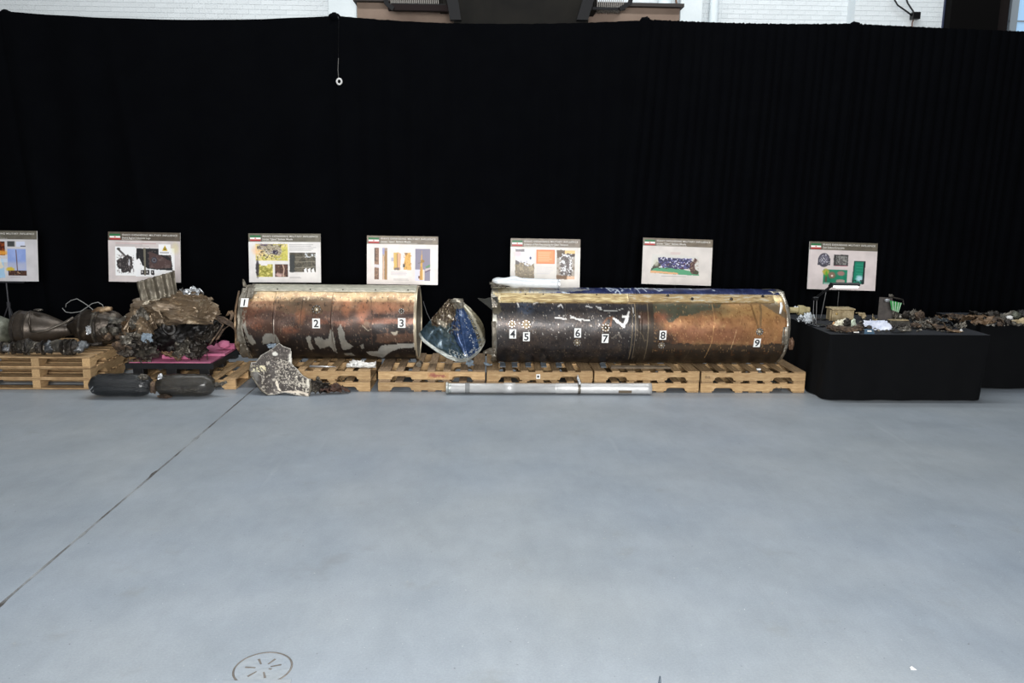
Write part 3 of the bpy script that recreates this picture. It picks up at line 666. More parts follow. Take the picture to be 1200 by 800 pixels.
# torn left edge: folded grey strip, spike and curled fringe
TORN = mat('torn_grey_edge', (132, 126, 114), .45, .4, (190, 184, 170), 10, .3, 30, col3=(96, 88, 76))
def ribbon(pts, wds, dirv, nm, t, m=TORN, th=.006, wob=.012, sd=0):
    mb = MB(); n = 6; dv = Vector(dirv)
    fine = []
    for i in range(len(pts)-1):
        for k in range(5): fine.append((Vector(pts[i]).lerp(Vector(pts[i+1]), k/5), wds[i]+(wds[i+1]-wds[i])*k/5))
    fine.append((Vector(pts[-1]), wds[-1]))
    for q, wd in fine:
        for j in range(n+1):
            s_ = j/n-.5; nz_ = noise.noise(q*9+Vector((j*.6, sd, 0))); mb.v.append(q+dv*(wd*s_+nz_*wob*.5)+Vector((0, -abs(s_)*wd*.25+nz_*wob, 0)))
    W = n+1
    for i in range(len(fine)-1):
        for j in range(n): a = i*W+j; mb.f.append((a, a+1, a+W+1, a+W))
    return obj(nm, mb, m, t, smooth=True, solid=th)
ribbon([surf(A1, R1, Xl+.02, p_, .012) for p_ in (20, 45, 70, 90, 110, 135, 150)], [.06, .07, .05, .06, .10, .11, .10], (1, 0, 0), 'torn_edge_strip', t1, sd=4)
ribbon([surf(A1, R1, Xl-.03, p_, .02) for p_ in (30, 60, 90, 115, 130)], [.02, .03, .02, .05, .02], (1, 0, 0), 'edge_curl', t1, sd=9, m=BROWNMET)
ribbon([at(288, 336, 9.4), at(286, 331, 9.4), at(285, 327, 9.4)], [.05, .03, .004], (1, 0, 0), 'torn_spike', t1, sd=2)
ribbon([surf(A1, R1, Xl+.10, -5, .012), surf(A1, R1, Xl+.09, 20, .02), surf(A1, R1, Xl+.1, 45, .008)], [.10, .09, .07], (1, 0, 0), 'bent_top_corner', t1, sd=12)

# ---- long section (4..9)
A2 = (9.38, ZP2+.452); R2 = .447; ym2, hh2 = 381.5, 44
Xl2, Xr2 = at(577.5, 380, 8.94).x, at(926, 385, 8.95).x
t2 = thing('missile_section', 'long missile body section with blue top, white script and number tags 4 to 9', 'missile part', ((Xl2+Xr2)/2, A2[0], ZP2))
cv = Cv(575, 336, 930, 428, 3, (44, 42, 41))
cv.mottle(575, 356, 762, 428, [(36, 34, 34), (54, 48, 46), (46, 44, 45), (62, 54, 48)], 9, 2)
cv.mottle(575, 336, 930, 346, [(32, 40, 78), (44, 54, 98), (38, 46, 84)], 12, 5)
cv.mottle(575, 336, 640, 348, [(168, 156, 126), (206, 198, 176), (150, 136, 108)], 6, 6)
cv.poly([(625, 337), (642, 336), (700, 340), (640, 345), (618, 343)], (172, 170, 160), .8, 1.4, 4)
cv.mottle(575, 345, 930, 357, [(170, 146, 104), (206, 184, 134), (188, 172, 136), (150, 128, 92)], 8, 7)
# copper and gold heat tint on the right half
cv.mottle(760, 355, 930, 428, [(138, 96, 64), (160, 116, 76), (148, 102, 68), (168, 128, 86)], 14, 8)
cv.rect(840, 353, 926, 372, (168, 134, 86), .75, 12, 4, 10); cv.rect(780, 384, 905, 400, (134, 88, 62), .8, 12, 4, 10); cv.ell(895, 385, 26, 16, (160, 118, 72), .6, 1, 5, 10)
cv.poly([(760, 350), (842, 352), (848, 358), (820, 366), (796, 372), (784, 378), (776, 372), (768, 366), (762, 372)], (74, 76, 62), .95, 3, 6)
cv.ell(808, 362, 40, 7, (84, 84, 68), .7, 1, 4, 8); cv.ell(772, 372, 11, 6, (126, 80, 60), .8, .9, 3, 4)
cv.ell(778, 398, 14, 9, (60, 48, 40), .8, .9, 4, 6); cv.ell(766, 392, 10, 16, (54, 46, 40), .8, .8, 4, 6)
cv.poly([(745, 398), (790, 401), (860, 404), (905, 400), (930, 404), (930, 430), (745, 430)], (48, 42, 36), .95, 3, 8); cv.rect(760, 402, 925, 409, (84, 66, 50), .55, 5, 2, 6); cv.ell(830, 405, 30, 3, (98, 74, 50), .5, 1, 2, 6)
cv.poly([(744, 345), (765, 345), (765, 428), (744, 428)], (60, 52, 44), .85, 1, 4); cv.rect(747, 366, 760, 380, (96, 60, 44), .5, 5, 2, 4)
cv.rect(583, 358, 760, 364, (54, 52, 56), .7, 4, 1.5, 6); cv.ell(616, 363, 9, 7, (62, 74, 92), .8, .7, 2, 3); cv.ell(640, 366, 30, 5, (48, 54, 64), .4, 1, 3, 6)
for a_ in ((602, 381, 16, 8), (640, 396, 30, 9), (700, 400, 26, 10), (672, 372, 14, 8), (612, 402, 20, 8)): cv.ell(*a_, (70, 56, 48), .5, 1, 4, 6)
cv.flecks(583, 352, 745, 424, (30, 28, 28), .66, 2.5, .6, 3); cv.flecks(583, 356, 760, 420, (120, 104, 88), .74, 1.1, .7, 8); cv.flecks(583, 355, 745, 400, (196, 190, 182), .79, 1.1, .9, 12); cv.flecks(765, 355, 925, 415, (110, 68, 40), .70, 2, .5, 15); cv.flecks(765, 355, 920, 412, (214, 170, 116), .76, 1.2, .6, 19)
W_ = (232, 230, 226)
for p in ([(602, 352), (606, 350)], [(625, 358), (630, 355)], [(653, 361), (657, 358), (659, 362)], [(634, 354), (639, 353)], [(650, 373), (662, 374)], [(668, 371), (674, 374), (690, 376)], [(698, 361), (703, 362)], [(606, 357), (608, 361)], [(687, 360), (693, 362)], [(668, 373), (680, 376)]): cv.line(p, 1.5, W_, .85, .8)
cv.line([(700, 363), (708, 365), (720, 365.4), (729, 362.5)], .9, (196, 196, 190), .9, .4)
for p in ([(717, 374), (722, 376), (728, 381), (733, 377), (735, 370)], [(729, 372), (734, 371), (736, 366)], [(720, 376), (729, 382)]): cv.line(p, 2.2, W_, .95, 1.0)
cv.line([(733, 371), (730, 383)], 2.4, W_, .9, .8); cv.line([(741, 361), (741, 367)], 1.1, W_, .8); cv.ell(748, 371.5, 1.5, .9, W_, .8, .4); cv.line([(716, 396), (724, 391), (728, 396)], 1.2, (130, 122, 112), .8, .8)
cv.line([(705, 380), (710, 374), (716, 372), (714, 382)], 2.2, (110, 68, 40), .8, .8)
for x_ in (740, 743.5, 758.5): cv.line([(x_, 346), (x_-.4, 420)], .7, (150, 132, 104), .85, .2)
cv.line([(745, 386), (752, 392), (755, 400)], .7, (140, 122, 96), .7, .3)
cv.line([(834, 346), (836, 372), (834, 400), (830, 418)], .6, (214, 168, 112), .75, .4); cv.line([(862, 385), (858, 408)], .7, (214, 176, 130), .8, .5); cv.line([(866, 380), (869, 367)], .5, (200, 160, 110), .6); cv.line([(812, 400), (806, 422)], .6, (100, 84, 66), .8, .3); cv.line([(662, 356), (661, 380)], .5, (90, 84, 78), .8)
cv.line([(881, 357), (884, 372), (888, 384)], 2.2, (112, 82, 50), .7, .6); cv.line([(892, 356), (891, 370), (890, 382)], 2.6, (120, 96, 66), .8, .6)
cv.poly([(840, 346), (905, 346), (916, 357), (906, 359), (890, 355), (845, 353)], (126, 122, 104), .7, 1.2, 4); cv.poly([(884, 350), (906, 352), (922, 366), (925, 376), (915, 370), (896, 358)], (104, 92, 76), .8, 1.2, 3)
cv.poly([(575, 350), (583, 352), (588, 366), (583, 370), (575, 368)], (84, 78, 62), .9, .8, 3); cv.rect(575, 370, 582, 426, (150, 148, 136), .8, 1.5, 1, 3)
# white brush script on the blue band
for p in ([(690, 336.5), (692, 338.5), (694, 336.8), (706, 336.3), (709, 338)], [(713, 336.5), (716, 340), (718, 342), (722, 341)], [(715, 337.5), (731, 337), (733, 341), (731, 342)], [(717, 339), (726, 340)], [(734, 336.5), (738, 338.4), (744, 336.8), (742, 340)], [(749, 336.6), (752, 343.5)], [(752, 339), (758, 337.5)], [(757, 336.5), (761, 342)], [(762, 338), (766, 337.6)], [(772, 338), (776, 341.5), (781, 340), (778, 337.3)], [(723, 344), (727, 340.5), (729, 347)], [(815, 338), (817, 339)], [(842, 340), (844, 340.5)], [(660, 344), (668, 345)]): cv.line(p, 1.4, (214, 224, 236), .95, .35)
cv.flecks(600, 336, 900, 345, (96, 108, 150), .68, 1.8, .6, 23); cv.flecks(640, 345, 905, 357, (120, 98, 68), .66, 2, .7, 25); cv.flecks(640, 345, 905, 354, (222, 214, 190), .68, 2.2, .6, 27)
cv.rect(640, 353.5, 905, 357, (110, 84, 50), .6, 2.5, 1, 5)
def d2(X, P_):
    e = np.clip((X-(Xr2-.07))/.07, 0, 1); l = np.clip((Xl2+.1-X)/.1, 0, 1)
    return .003*np_noise(X, P_, 6, 5, 4)+.002*np_noise(X, P_, 15, 9, 5)-.06*e**2.2-.012*l*np_noise(X, P_, 9, 7, 2)+.005*((np.abs(X-(Xl2+1.665)) < .006) | (np.abs(X-(Xl2+1.70)) < .006))
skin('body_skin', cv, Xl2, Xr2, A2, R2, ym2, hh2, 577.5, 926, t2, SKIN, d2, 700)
m = MB(); m.rings([[Vector(p) for p in arc(x, A2, r_, 0, 352.5, 47)] for x, r_ in ((Xl2, R2-.012), (Xl2+.3, R2-.014), (Xl2+.31, R2-.014), (Xl2+.5, .3), (Xl2+.55, .02))], cap=False); obj('inner_wall', m, INN, t2, smooth=True)
m = MB(); m.rings([[Vector(p) for p in arc(x, A2, r_, 0, 352.5, 47)] for x, r_ in ((Xr2-.002, R2-.07), (Xr2-.01, R2-.09), (Xr2+.02, .30), (Xr2+.045, .15), (Xr2+.05, .01))], cap=False); obj('end_dome', m, BROWNMET, t2, smooth=True)
BRIGHT = mat('bright_crushed_rim', (196, 192, 182), .28, .7, (230, 228, 220), 14, .5, 30, col3=(140, 130, 114))
m = MB(); rs = []
for i in range(97):
    p_ = i*360/96; wv = 1+.5*noise.noise(Vector((i*.35, 2, 0)))
    rs.append([surf(A2, R2, Xr2-.045*wv, p_, -.022), surf(A2, R2, Xr2-.03, p_, -.006*wv), surf(A2, R2, Xr2, p_, -.022), surf(A2, R2, Xr2+.014*wv, p_, -.045), surf(A2, R2, Xr2+.004, p_, -.085)])
m.v = [v for r_ in rs for v in r_]
for i in range(96):
    for j in range(4): a = i*5+j; m.f.append((a, a+1, a+6, a+5))
obj('end_rim', m, BRIGHT, t2, smooth=True, solid=.006)
ribbon([surf(A2, R2, Xr2-.10, -8, .0), surf(A2, R2, Xr2-.07, 15, .0), surf(A2, R2, Xr2-.04, 35, -.015)], [.2, .16, .07], (1, 0, 0), 'crushed_rim_flap', t2, BRIGHT, sd=5, wob=.03)
ribbon([surf(A2, R2, Xr2-.06, 82, .0), surf(A2, R2, Xr2-.055, 98, -.0), surf(A2, R2, Xr2-.05, 110, -.004)], [.05, .08, .06], (1, 0, 0), 'peeled_patch', t2, TORN, sd=8, wob=.012)
ribbon([surf(A2, R2, Xr2-.12, 62, .004), surf(A2, R2, Xr2-.09, 50, .006), surf(A2, R2, Xr2-.085, 43, .004)], [.02, .03, .02], (1, 0, 0), 'white_scrape', t2, WHITEP, sd=18, wob=.008)
D2 = mat('duct_gold_paint', (122, 100, 66), .34, .35, (206, 190, 146), 5, .3, 30, col3=(184, 160, 110), stretch=(1.4, 9, 9), lo=.34, hi=.6)
D3 = mat('duct_grey_paint', (116, 98, 68), .34, .35, (176, 168, 148), 5, .3, 30, col3=(164, 138, 92), stretch=(1.6, 7, 7), lo=.34, hi=.62)
xm = cx(738, 8.98)
f1 = duct(t2, A2, R2, Xl2+.09, xm-.02, 28, 45, D2, h=.016); f2 = duct(t2, A2, R2, xm, Xr2-.16, 27, 44, D3, h=.014)
for i, X in enumerate((cx(784, 9), cx(858, 9), cx(896, 9), cx(812, 9))):
    q = surf(A2, R2, X, 33+i % 2*6, .02); obj('duct_clip', place(lump_mb(.018, .012, .02, i, .3, 2), q), DARKMET, f2)
for X in (cx(637, 9), cx(616, 9), cx(700, 9)): q = surf(A2, R2, X, 32, .02); obj('rivet', MB().lathe([(0, .009), (.008, .006)], q, (0, -.5, 1), 8), DARKMET, f1)
for (px, py, s_) in ((601, 391.5, '4'), (617, 394.5, '5'), (677, 390, '6'), (709.5, 396, '7'), (777, 392, '8'), (888.5, 400, '9')): number_tag(t2, A2, R2, cx(px, 8.95), phi_of(py, ym2, hh2), s_, .078, .108)
for (px, py, ro, dk) in ((600, 380.5, .045, False), (616.5, 381, .055, False), (677, 401, .045, False), (709.5, 384, .05, True), (776.5, 403.5, .042, False), (890, 387.5, .042, False)): port(t2, A2, R2, cx(px, 8.95), phi_of(py, ym2, hh2), ro, dk)
ribbon([surf(A2, R2, Xl2+.02, p_, .006) for p_ in (12, 40, 55)], [.07, .08, .05], (1, 0, 0), 'crushed_top_corner', t2, BRIGHT, sd=14, wob=.02)
ribbon([surf(A2, R2, Xl2+.015, p_, .008) for p_ in (76, 95, 115, 135, 150)], [.05, .05, .04, .05, .07], (1, 0, 0), 'torn_edge_strip', t2, TORN, sd=24)
ribbon([at(560, 349.5, 9.3), at(568, 353, 9.2), at(576, 355, 9.12), at(583, 357, 9.05)], [.004, .06, .14, .2], (0, 0, 1), 'torn_spike', t2, mat('spike_metal', (80, 80, 76), .4, .4), sd=3, wob=.006)
ribbon([at(566, 413, 9.1), at(574, 411, 9.05), at(580, 412, 9.0)], [.03, .08, .1], (0, 0, 1), 'bent_lower_flap', t2, TORN, sd=6, wob=.02)
# stubs at the far end
c0 = at(925, 363, 9.45); m = MB().lathe([(0, .035), (.1, .035), (.1, .06), (.16, .06), (.2, .045), (.235, .045)], c0, (1, -.1, -.03), 20, wob=.006); o = obj('pipe_stub', m, mat('tan_stub', (140, 128, 92), .55, .2, (172, 160, 120), 20), t2)
for k in range(3): obj('stub_bolt', place(lump_mb(.018, .014, .016, k, .2, 2), at(932+k*3, 360, 9.45)), ALU, o)
obj('lower_valve', place(lump_mb(.035, .04, .07, 5, .3, 3), at(927, 403, 9.2)), mat('valve_brown', (110, 84, 66), .6, .3), t2)

vq = at(927, 403, 9.2); obj('valve_stem', MB().tube([(Xr2-.02, 9.25, vq.z+.02), (vq.x, vq.y, vq.z)], .022, 10), DARKMET, t2)
# white bent tube lying on top of the long section
q0, q1 = at(577, 331, 9.30), at(654, 331, 9.30); q0.z = q1.z = A2[1]+R2+.06
t = thing('bent_tube', 'white painted bent metal tube lying on top of the long missile section', 'tube', ((q0.x+q1.x)/2, 9.30, A2[1]+R2))
L_ = (q1-q0).length; rs = []
for i in range(33):
    u = i/32; fl = max(0, 1-u*2.2); hh = .055*(1-.25*fl)+.022*math.exp(-((u-.34)/.07)**2); wd = .06+.02*fl; e = min(1, u*9+.35)
    c0 = q0+(q1-q0)*u+Vector((0, 0, -.004+.01*fl-.02*u)); ring = []
    for j in range(16): a = 2*PI*j/16; nn = noise.noise(Vector((u*5, math.cos(a), math.sin(a)+3)))*.016*(fl+.12); ring.append(c0+Vector((0, math.cos(a)*(wd*e+nn), math.sin(a)*(hh*e+nn))))
    rs.append(ring)
mn = min(v.z for r_ in rs for v in r_); rs = [[v+Vector((0, 0, A2[1]+R2-.004-mn)) for v in r_] for r_ in rs]
obj('tube_body', MB().rings(rs), mat('off_white_tube_paint', (206, 210, 212), .4, .1, (228, 232, 234), 6, .15, 20), t, smooth=True)
obj('end_collar', MB().tube([rs[-1][0]*.5+rs[-1][8]*.5, rs[-1][0]*.5+rs[-1][8]*.5+Vector((.02, 0, 0))], .058, 20), ALU, t)
obj('crumpled_mouth', place(sheet_mb(.22, .10, .03, 8, 16, 1, 4), q0+Vector((.08, -.04, .0)), (60, 0, 8)), GREYMET, t, solid=.004)

# ================================================================== bent blue cone fragment
ap = at(531, 350.5, 9.28)
base_px = [(490.5, 391, 9.26), (496, 400, 9.16), (506, 408, 9.08), (518, 416, 9.02), (530, 421.5, 8.98), (541, 423.5, 8.96), (552, 420, 8.98), (561, 413, 9.04), (568, 402, 9.14), (568, 395, 9.24)]
bp_ = [at(*p) for p in base_px]
def curve(pts, t):
    s_ = t*(len(pts)-1); i = min(int(s_), len(pts)-2); f = s_-i; p0, p1, p2, p3 = pts[max(i-1, 0)], pts[i], pts[i+1], pts[min(i+2, len(pts)-1)]
    return .5*((2*p1)+(p2-p0)*f+(2*p0-5*p1+4*p2-p3)*f*f+(3*p1-p0-3*p2+p3)*f**3)
apL, apR = at(526, 350, 9.26), at(541, 352, 9.30)
t = thing('cone_fragment', 'bent triangular metal cone fragment painted blue between the two missile sections', 'missile part', (ap.x, 9.2, ZP2))
NU, NV = 150, 130; cvs = Cv(0, 0, 100, 100, 4, (62, 80, 98))
cvs.mottle(0, 0, 100, 100, [(44, 56, 58), (66, 84, 96), (52, 64, 64), (84, 96, 98)], 12, 31)
cvs.poly([(56, 12), (80, 14), (79, 96), (62, 96), (57, 80), (44, 60), (40, 40), (46, 36)], (42, 62, 98), .95, 2, 8)
cvs.mottle(80, 0, 100, 100, [(86, 80, 62), (124, 118, 98), (70, 64, 50)], 8, 33); cvs.poly([(0, 0), (50, 0), (46, 36), (30, 50), (10, 66), (0, 60)], (88, 74, 58), .9, 4, 6)
cvs.poly([(40, 0), (100, 0), (100, 12), (60, 16), (40, 12)], (132, 124, 110), .9, 3, 6); cvs.flecks(0, 0, 60, 56, (176, 160, 134), .66, 3, .8, 5); cvs.flecks(0, 0, 60, 60, (50, 34, 28), .64, 4, .8, 7)
cvs.ell(22, 50, 9, 5, (180, 172, 154), .8, .6, 2, 4); cvs.ell(34, 32, 6, 3, (206, 200, 186), .9, .6, 2, 4); cvs.line([(58, 20), (66, 26), (72, 14)], 1.4, (150, 160, 168), .8, 1)
cvs.line([(46, 58), (57, 80), (62, 96)], 1.6, (30, 40, 48), .9, 1); cvs.flecks(70, 30, 84, 96, (206, 210, 210), .70, 1.6, .9, 9); cvs.flecks(40, 20, 84, 96, (74, 98, 138), .62, 3, .5, 15); cvs.rect(84, 10, 88, 96, (196, 190, 170), .7, 3, 1.5, 6)  # dark line puts the crease shade into the colour
cvs.rect(0, 95, 100, 101, (150, 150, 142), .85, 2, 1, 4); cvs.flecks(40, 84, 100, 96, (196, 196, 188), .60, 2, .8, 11)
mb = MB(); tt = []
for j in range(NV+1):
    for i in range(NU+1):
        u, s_ = i/NU, j/NV; b_ = curve(bp_, u); a_ = apL.lerp(apR, u); p = a_.lerp(b_, s_)
        prof = math.sin(PI*s_)*.06*(1 if u > .5 else -.5)
        if u > .62: p.x += math.sin(PI*s_)*.055*(u-.62)/.38*1.6; p.y -= math.sin(PI*s_)*.05
        p.y -= prof*.6+.05*math.sin(PI*s_)*math.exp(-((u-.62+.15*(1-s_))/.08)**2)
        p.y += .022*noise.noise(Vector((u*9, s_*5, 1)))+(.03*noise.noise(Vector((u*16, s_*9, 4))) if u < .5 and s_ < .6 else 0)
        p.y += .03*max(0, 1-abs(u-.30)*6)*s_
        if s_ > .94: p.y -= (s_-.94)*.5
        mb.v.append(p); tt.append((u*100, s_*100))
for j in range(NV):
    for i in range(NU): a = j*(NU+1)+i; mb.f.append((a, a+1, a+NU+2, a+NU+1))
tt = np.array(tt); mz = min(v.z for v in mb.v)
for v in mb.v: v.z += max(0, (ZP2+.004-mz))*(1 if True else 0)
obj('cone_skin', mb, mat('cone_skin_paint', (200, 200, 200), .24, .35, (1, 1, 1), 20, .15, 60, vc=True), t, smooth=True, solid=.006, cols=cvs.sample(tt[:, 0], tt[:, 1]))
obj('rolled_tip', MB().tube([at(526, 354, 9.28), at(533, 352, 9.2), at(540, 353, 9.22), at(541, 359, 9.24), at(537, 364, 9.22)], [.012, .03, .04, .03, .012], 10), mat('tip_metal', (120, 112, 98), .3, .6, (170, 164, 150), 20, .4, 30), t, smooth=True)
obj('back_skin', MB().poly([bp_[0]+Vector((.03, .12, 0)), bp_[4]+Vector((0, .3, .02)), bp_[9]+Vector((-.03, .12, 0)), apR+Vector((0, .05, -.02)), apL+Vector((0, .05, -.02))]), BROWNMET, t, solid=.006)
tag(obj('wire', MB().tube([at(496, 353, 9.2), at(500, 366, 9.22), at(507, 380, 9.24)], .003, 5), mat('grey_wire', (90, 90, 90), .5)), 'thin taut wire from the first missile section to the blue cone', 'wire')

# ================================================================== long pipe on the floor
y0, y1 = 8.79, 8.80; p0 = on(524, 460, 0); xa, xb = at(526, 455, 8.78).x, at(763, 454, 8.78).x; PR = .055
t = thing('aluminium_tube', 'long pale aluminium tube lying on the floor in front of the pallets', 'tube', ((xa+xb)/2, 8.78, 0))
AL2 = mat('tube_aluminium', (186, 186, 186), .42, .35, (216, 216, 214), 3, .08, 60, stretch=(1, 4, 4))
pr = [(0, .05), (.012, PR*.98), (.62, PR), (.622, PR+.006), (.75, PR+.006), (.752, PR), (1.2, PR+.001), (1.205, PR-.003), (1.215, PR+.004), (1.4, PR+.004), (xb-xa-.05, PR+.008), (xb-xa, PR+.01)]
ctr = Vector((xa, 8.78, PR+.016)); obj('tube_body', MB().lathe(pr, ctr, (1, 0, 0), 32), AL2, t, smooth=True)
obj('end_flange', MB().lathe([(-.03, PR+.013), (-.012, PR+.016), (.0, PR*.98), (.03, PR*.95)], ctr, (1, .0, .0), 24, wob=.012, seed=2), mat('flange_metal', (150, 156, 152), .4, .5, (200, 204, 200), 20, .3), t)
obj('dark_band', MB().lathe([(.185, PR+.001), (.187, PR+.003), (.235, PR+.003), (.237, PR+.001)], ctr, (1, 0, 0), 32), mat('band_grey', (120, 122, 122), .6), t)
obj('hose_clamp', MB().lathe([(1.46, PR+.004), (1.46, PR+.012), (1.49, PR+.012), (1.49, PR+.004)], ctr, (1, 0, 0), 32), GREYMET, t)
ribbon([ctr+Vector((1.475, -.05, .02)), ctr+Vector((1.48, -.03, .07)), ctr+Vector((1.46, -.03, .12)), ctr+Vector((1.455, -.02, .16))], [.02, .025, .03, .005], (1, 0, 0), 'clamp_tail', t, ALU, th=.003, wob=.004)
mp_ = MB(); aa = [R(250-a_) for a_ in (28, 40, 52, 64)]; X_ = ctr.x+2.0*(1 if xb-xa > 2.3 else .8)
mp_.grid(lambda u, v: (X_-.08+u*.15, ctr.y-math.cos(R(-8-v*34))*(PR+.0095), ctr.z+math.sin(R(-8-v*34))*(PR+.0095)), 4, 6); obj('dark_patch', mp_, mat('tube_patch', (104, 92, 76), .7), t, smooth=True)

# ================================================================== display boards on stands
YS = 10.22
BW, BH = 85.0, 57.5
HEAD = "IRAN'S EXPANDING MILITARY INFLUENCE"
def board(label, tl, tr, bl, subtitle, sub2, draw, tint=(206, 200, 198), hc=(104, 98, 86)):
    z0 = at(*bl, YS); a, b = at(*tl, YS), at(*tr, YS); wdt = (b-a).length; ux = (b-a).normalized()
    h = (a-at(*bl, YS)).length*1.03; lean = R(6.5)
    up0 = Vector((0, 1, 0)).cross(ux)*-1; up0 = up0.normalized() if up0.z > 0 else -up0.normalized()
    uy = (up0*math.cos(lean)+Vector((0, 1, 0))*math.sin(lean)).normalized(); n = ux.cross(uy)
    if n.y > 0: n = -n
    tlp = a.copy(); org = Vector((a.x, YS+.04, a.z)); org = at(tl[0], tl[1], YS+.06)
    t = thing('display_board', label, 'board', org-uy*h+ux*wdt/2, 'printed display boards in a row before the drape')
    M = Matrix(((ux.x, uy.x, n.x, org.x), (ux.y, uy.y, n.y, org.y), (ux.z, uy.z, n.z, org.z), (0, 0, 0, 1)))
    obj('foam_panel', MB().box(0, wdt, -h, 0, -.012, -.001, M), PAPER, t)
    cv = Cv(0, 0, BW, BH, 2.4, tint); cv.mottle(0, 9, BW, BH, [tuple(v*.97 for v in tint), tuple(min(255, v*1.03) for v in tint)], 12, 2)
    cv.rect(0, 0, BW, 9.6, hc); cv.mottle(0, 0, BW, 9.4, [tuple(v*.93 for v in hc), tuple(v*1.08 for v in hc)], 5, 8)
    cv.rect(2, 2.4, 14.2, 4.8, (40, 104, 62)); cv.rect(2, 4.8, 14.2, 6.8, (230, 226, 220)); cv.rect(2, 6.8, 14.2, 9, (164, 52, 52)); cv.ell(8.1, 5.8, 1, .8, (190, 90, 84), .8, .3)
    cv.line([(16, 8.7), (40, 8.7)], .45, (168, 162, 150), .8)
    draw(cv); cv.a[:] = np.clip(cv.a*1.1, 0, 250)
    s_ = wdt/BW
    print_face('printed_face', cv, org+n*.0005, ux*wdt, -uy*(h), t, PRINT)
    def T_(s, x, y, size, fit=None, bold=0, space=1.0): return text(s, t, size*s_, M @ Matrix.Translation((x*s_, -y*h/BH, .0016)), WHITEINK, 'LEFT', 'lettering', 1, bold=bold*s_, fit=fit*s_, space=space)
    T_(HEAD, 16.4, 4.3, 2.9, 65.5, .02, 1.12); T_(subtitle, 16.4, 7.7, 3.0, len(subtitle)*1.12, .03)
    if sub2: T_(sub2, 16.4, 9.2, 1.3, len(sub2)*.8)
    return t, (M, wdt, h), T_
def lines(cv, x0, x1, y0, n, dy=1.3, c=(120, 116, 116), wd=.4):
    rg = random.Random(int(x0*7+y0))
    for k in range(n):
        x = x0; xe = x1-rg.uniform(0, (x1-x0)*.3)
        while x < xe: l = rg.uniform(1, 3); cv.line([(x, y0+k*dy), (min(x+l, xe), y0+k*dy)], wd, c, .7); x += l+.5
def dr0(cv):
    cv.mottle(28, 12.5, 46, 28, [(30, 12, 12), (70, 26, 18), (140, 70, 26), (40, 18, 14)], 4, 3); cv.ell(42, 25, 7, 3, (214, 150, 60), .9, .7, 2, 3)
    cv.rect(49, 12, 58, 18, (90, 92, 92), 1); cv.rect(50, 12.5, 57, 17.5, (64, 66, 66)); cv.rect(60, 12.5, 70, 18, (196, 202, 220)); cv.rect(65, 16.8, 71, 18, (84, 84, 88))
    cv.poly([(8, 30), (44, 32), (46, 54), (8, 54)], (150, 182, 206), 1, 2, 8); cv.poly([(8, 28), (40, 30), (44, 42), (26, 48), (8, 40)], (206, 196, 176), .95, 2, 6); cv.rect(40, 32, 49, 36, (190, 206, 226), .6)
    cv.mottle(49, 20.5, 71, 50, [(128, 148, 200), (150, 168, 214)], 12, 3); cv.rect(49, 36, 71, 45, (176, 176, 190), .7, 8); cv.line([(59.3, 22), (60.4, 46)], 1.1, (100, 74, 70)); cv.ell(52, 44, 5, 2.4, (196, 170, 54), .95, .5, 1, 2)
    cv.mottle(49.5, 45.4, 71.5, 51, [(48, 30, 26), (96, 64, 48), (30, 22, 22), (150, 118, 88)], 2, 6); lines(cv, 52, 68, 53, 1)
    cv.rect(8, 13, 24, 26, (120, 100, 80))
def dr1(cv):
    lines(cv, 9, 62, 13, 1, c=(150, 70, 70)); lines(cv, 9, 50, 14.6, 2); cv.rect(8, 17, 32, 50, (226, 228, 232)); cv.mottle(32, 18, 78, 51, [(222, 224, 226), (232, 232, 232)], 8, 2)
    cv.line([(12, 20), (19, 27), (22, 30)], 2.2, (76, 72, 70), .95, .4); cv.ell(12, 19.6, 2, 1.4, (60, 58, 56), .95, .4)
    cv.poly([(10, 33), (14, 30), (17, 31), (19, 28), (23, 26), (28, 29), (29, 41), (27, 44), (26, 47), (23, 46), (20, 47), (16, 48), (15, 43), (12, 42), (9.5, 38)], (44, 40, 40), .97, 1.2, 2.6); cv.flecks(10, 26, 30, 48, (120, 112, 110), .60, 1.2, .7, 3); cv.ell(24.5, 35, 1.2, 4, (206, 206, 210), .9, .6, 1, 1.6)
    cv.poly([(33, 18.5), (64, 18.5), (64, 26), (74, 26), (76, 44), (62, 43), (46, 42), (40, 38), (36, 30), (33, 32)], (28, 28, 30), .97, .6, 3); cv.poly([(48, 22), (60, 26), (74, 33), (74, 40), (56, 42), (48, 40)], (78, 60, 58), .95, .8, 4); cv.flecks(36, 20, 74, 42, (110, 96, 92), .66, 2, .6, 7); cv.poly([(41.5, 18), (44, 18), (43.8, 50), (42, 50)], (110, 106, 92), 1)
    cv.ell(54, 32, 3.4, 3.4, (40, 50, 62), .8, .5); cv.ell(54, 32, 2.4, 2.4, (120, 116, 122), .8, .4); cv.ell(54, 32, 1.4, 1.4, (50, 40, 44), .9, .4)
    for x_ in (38, 44, 50): cv.rect(x_, 43.5, x_+4, 49, (40, 36, 38), .95, .8, .6, 1.5); cv.rect(x_+1, 45, x_+2, 47, (214, 212, 210), .9)
    cv.rect(59.5, 13.5, 73.5, 25.5, (240, 240, 238)); cv.poly([(63.6, 21), (70, 21), (66.8, 14.4)], (206, 176, 40), 1); cv.ell(66.8, 18.6, 1.6, 1.5, (60, 50, 20), .95, .3); cv.ell(66.8, 18.4, .7, .7, (220, 190, 40), 1, .3); lines(cv, 61, 72, 22.6, 2, 1.1, (50, 50, 60), .5)
    cv.ell(79, 18, 4, 6, (206, 196, 120), .35, 1)
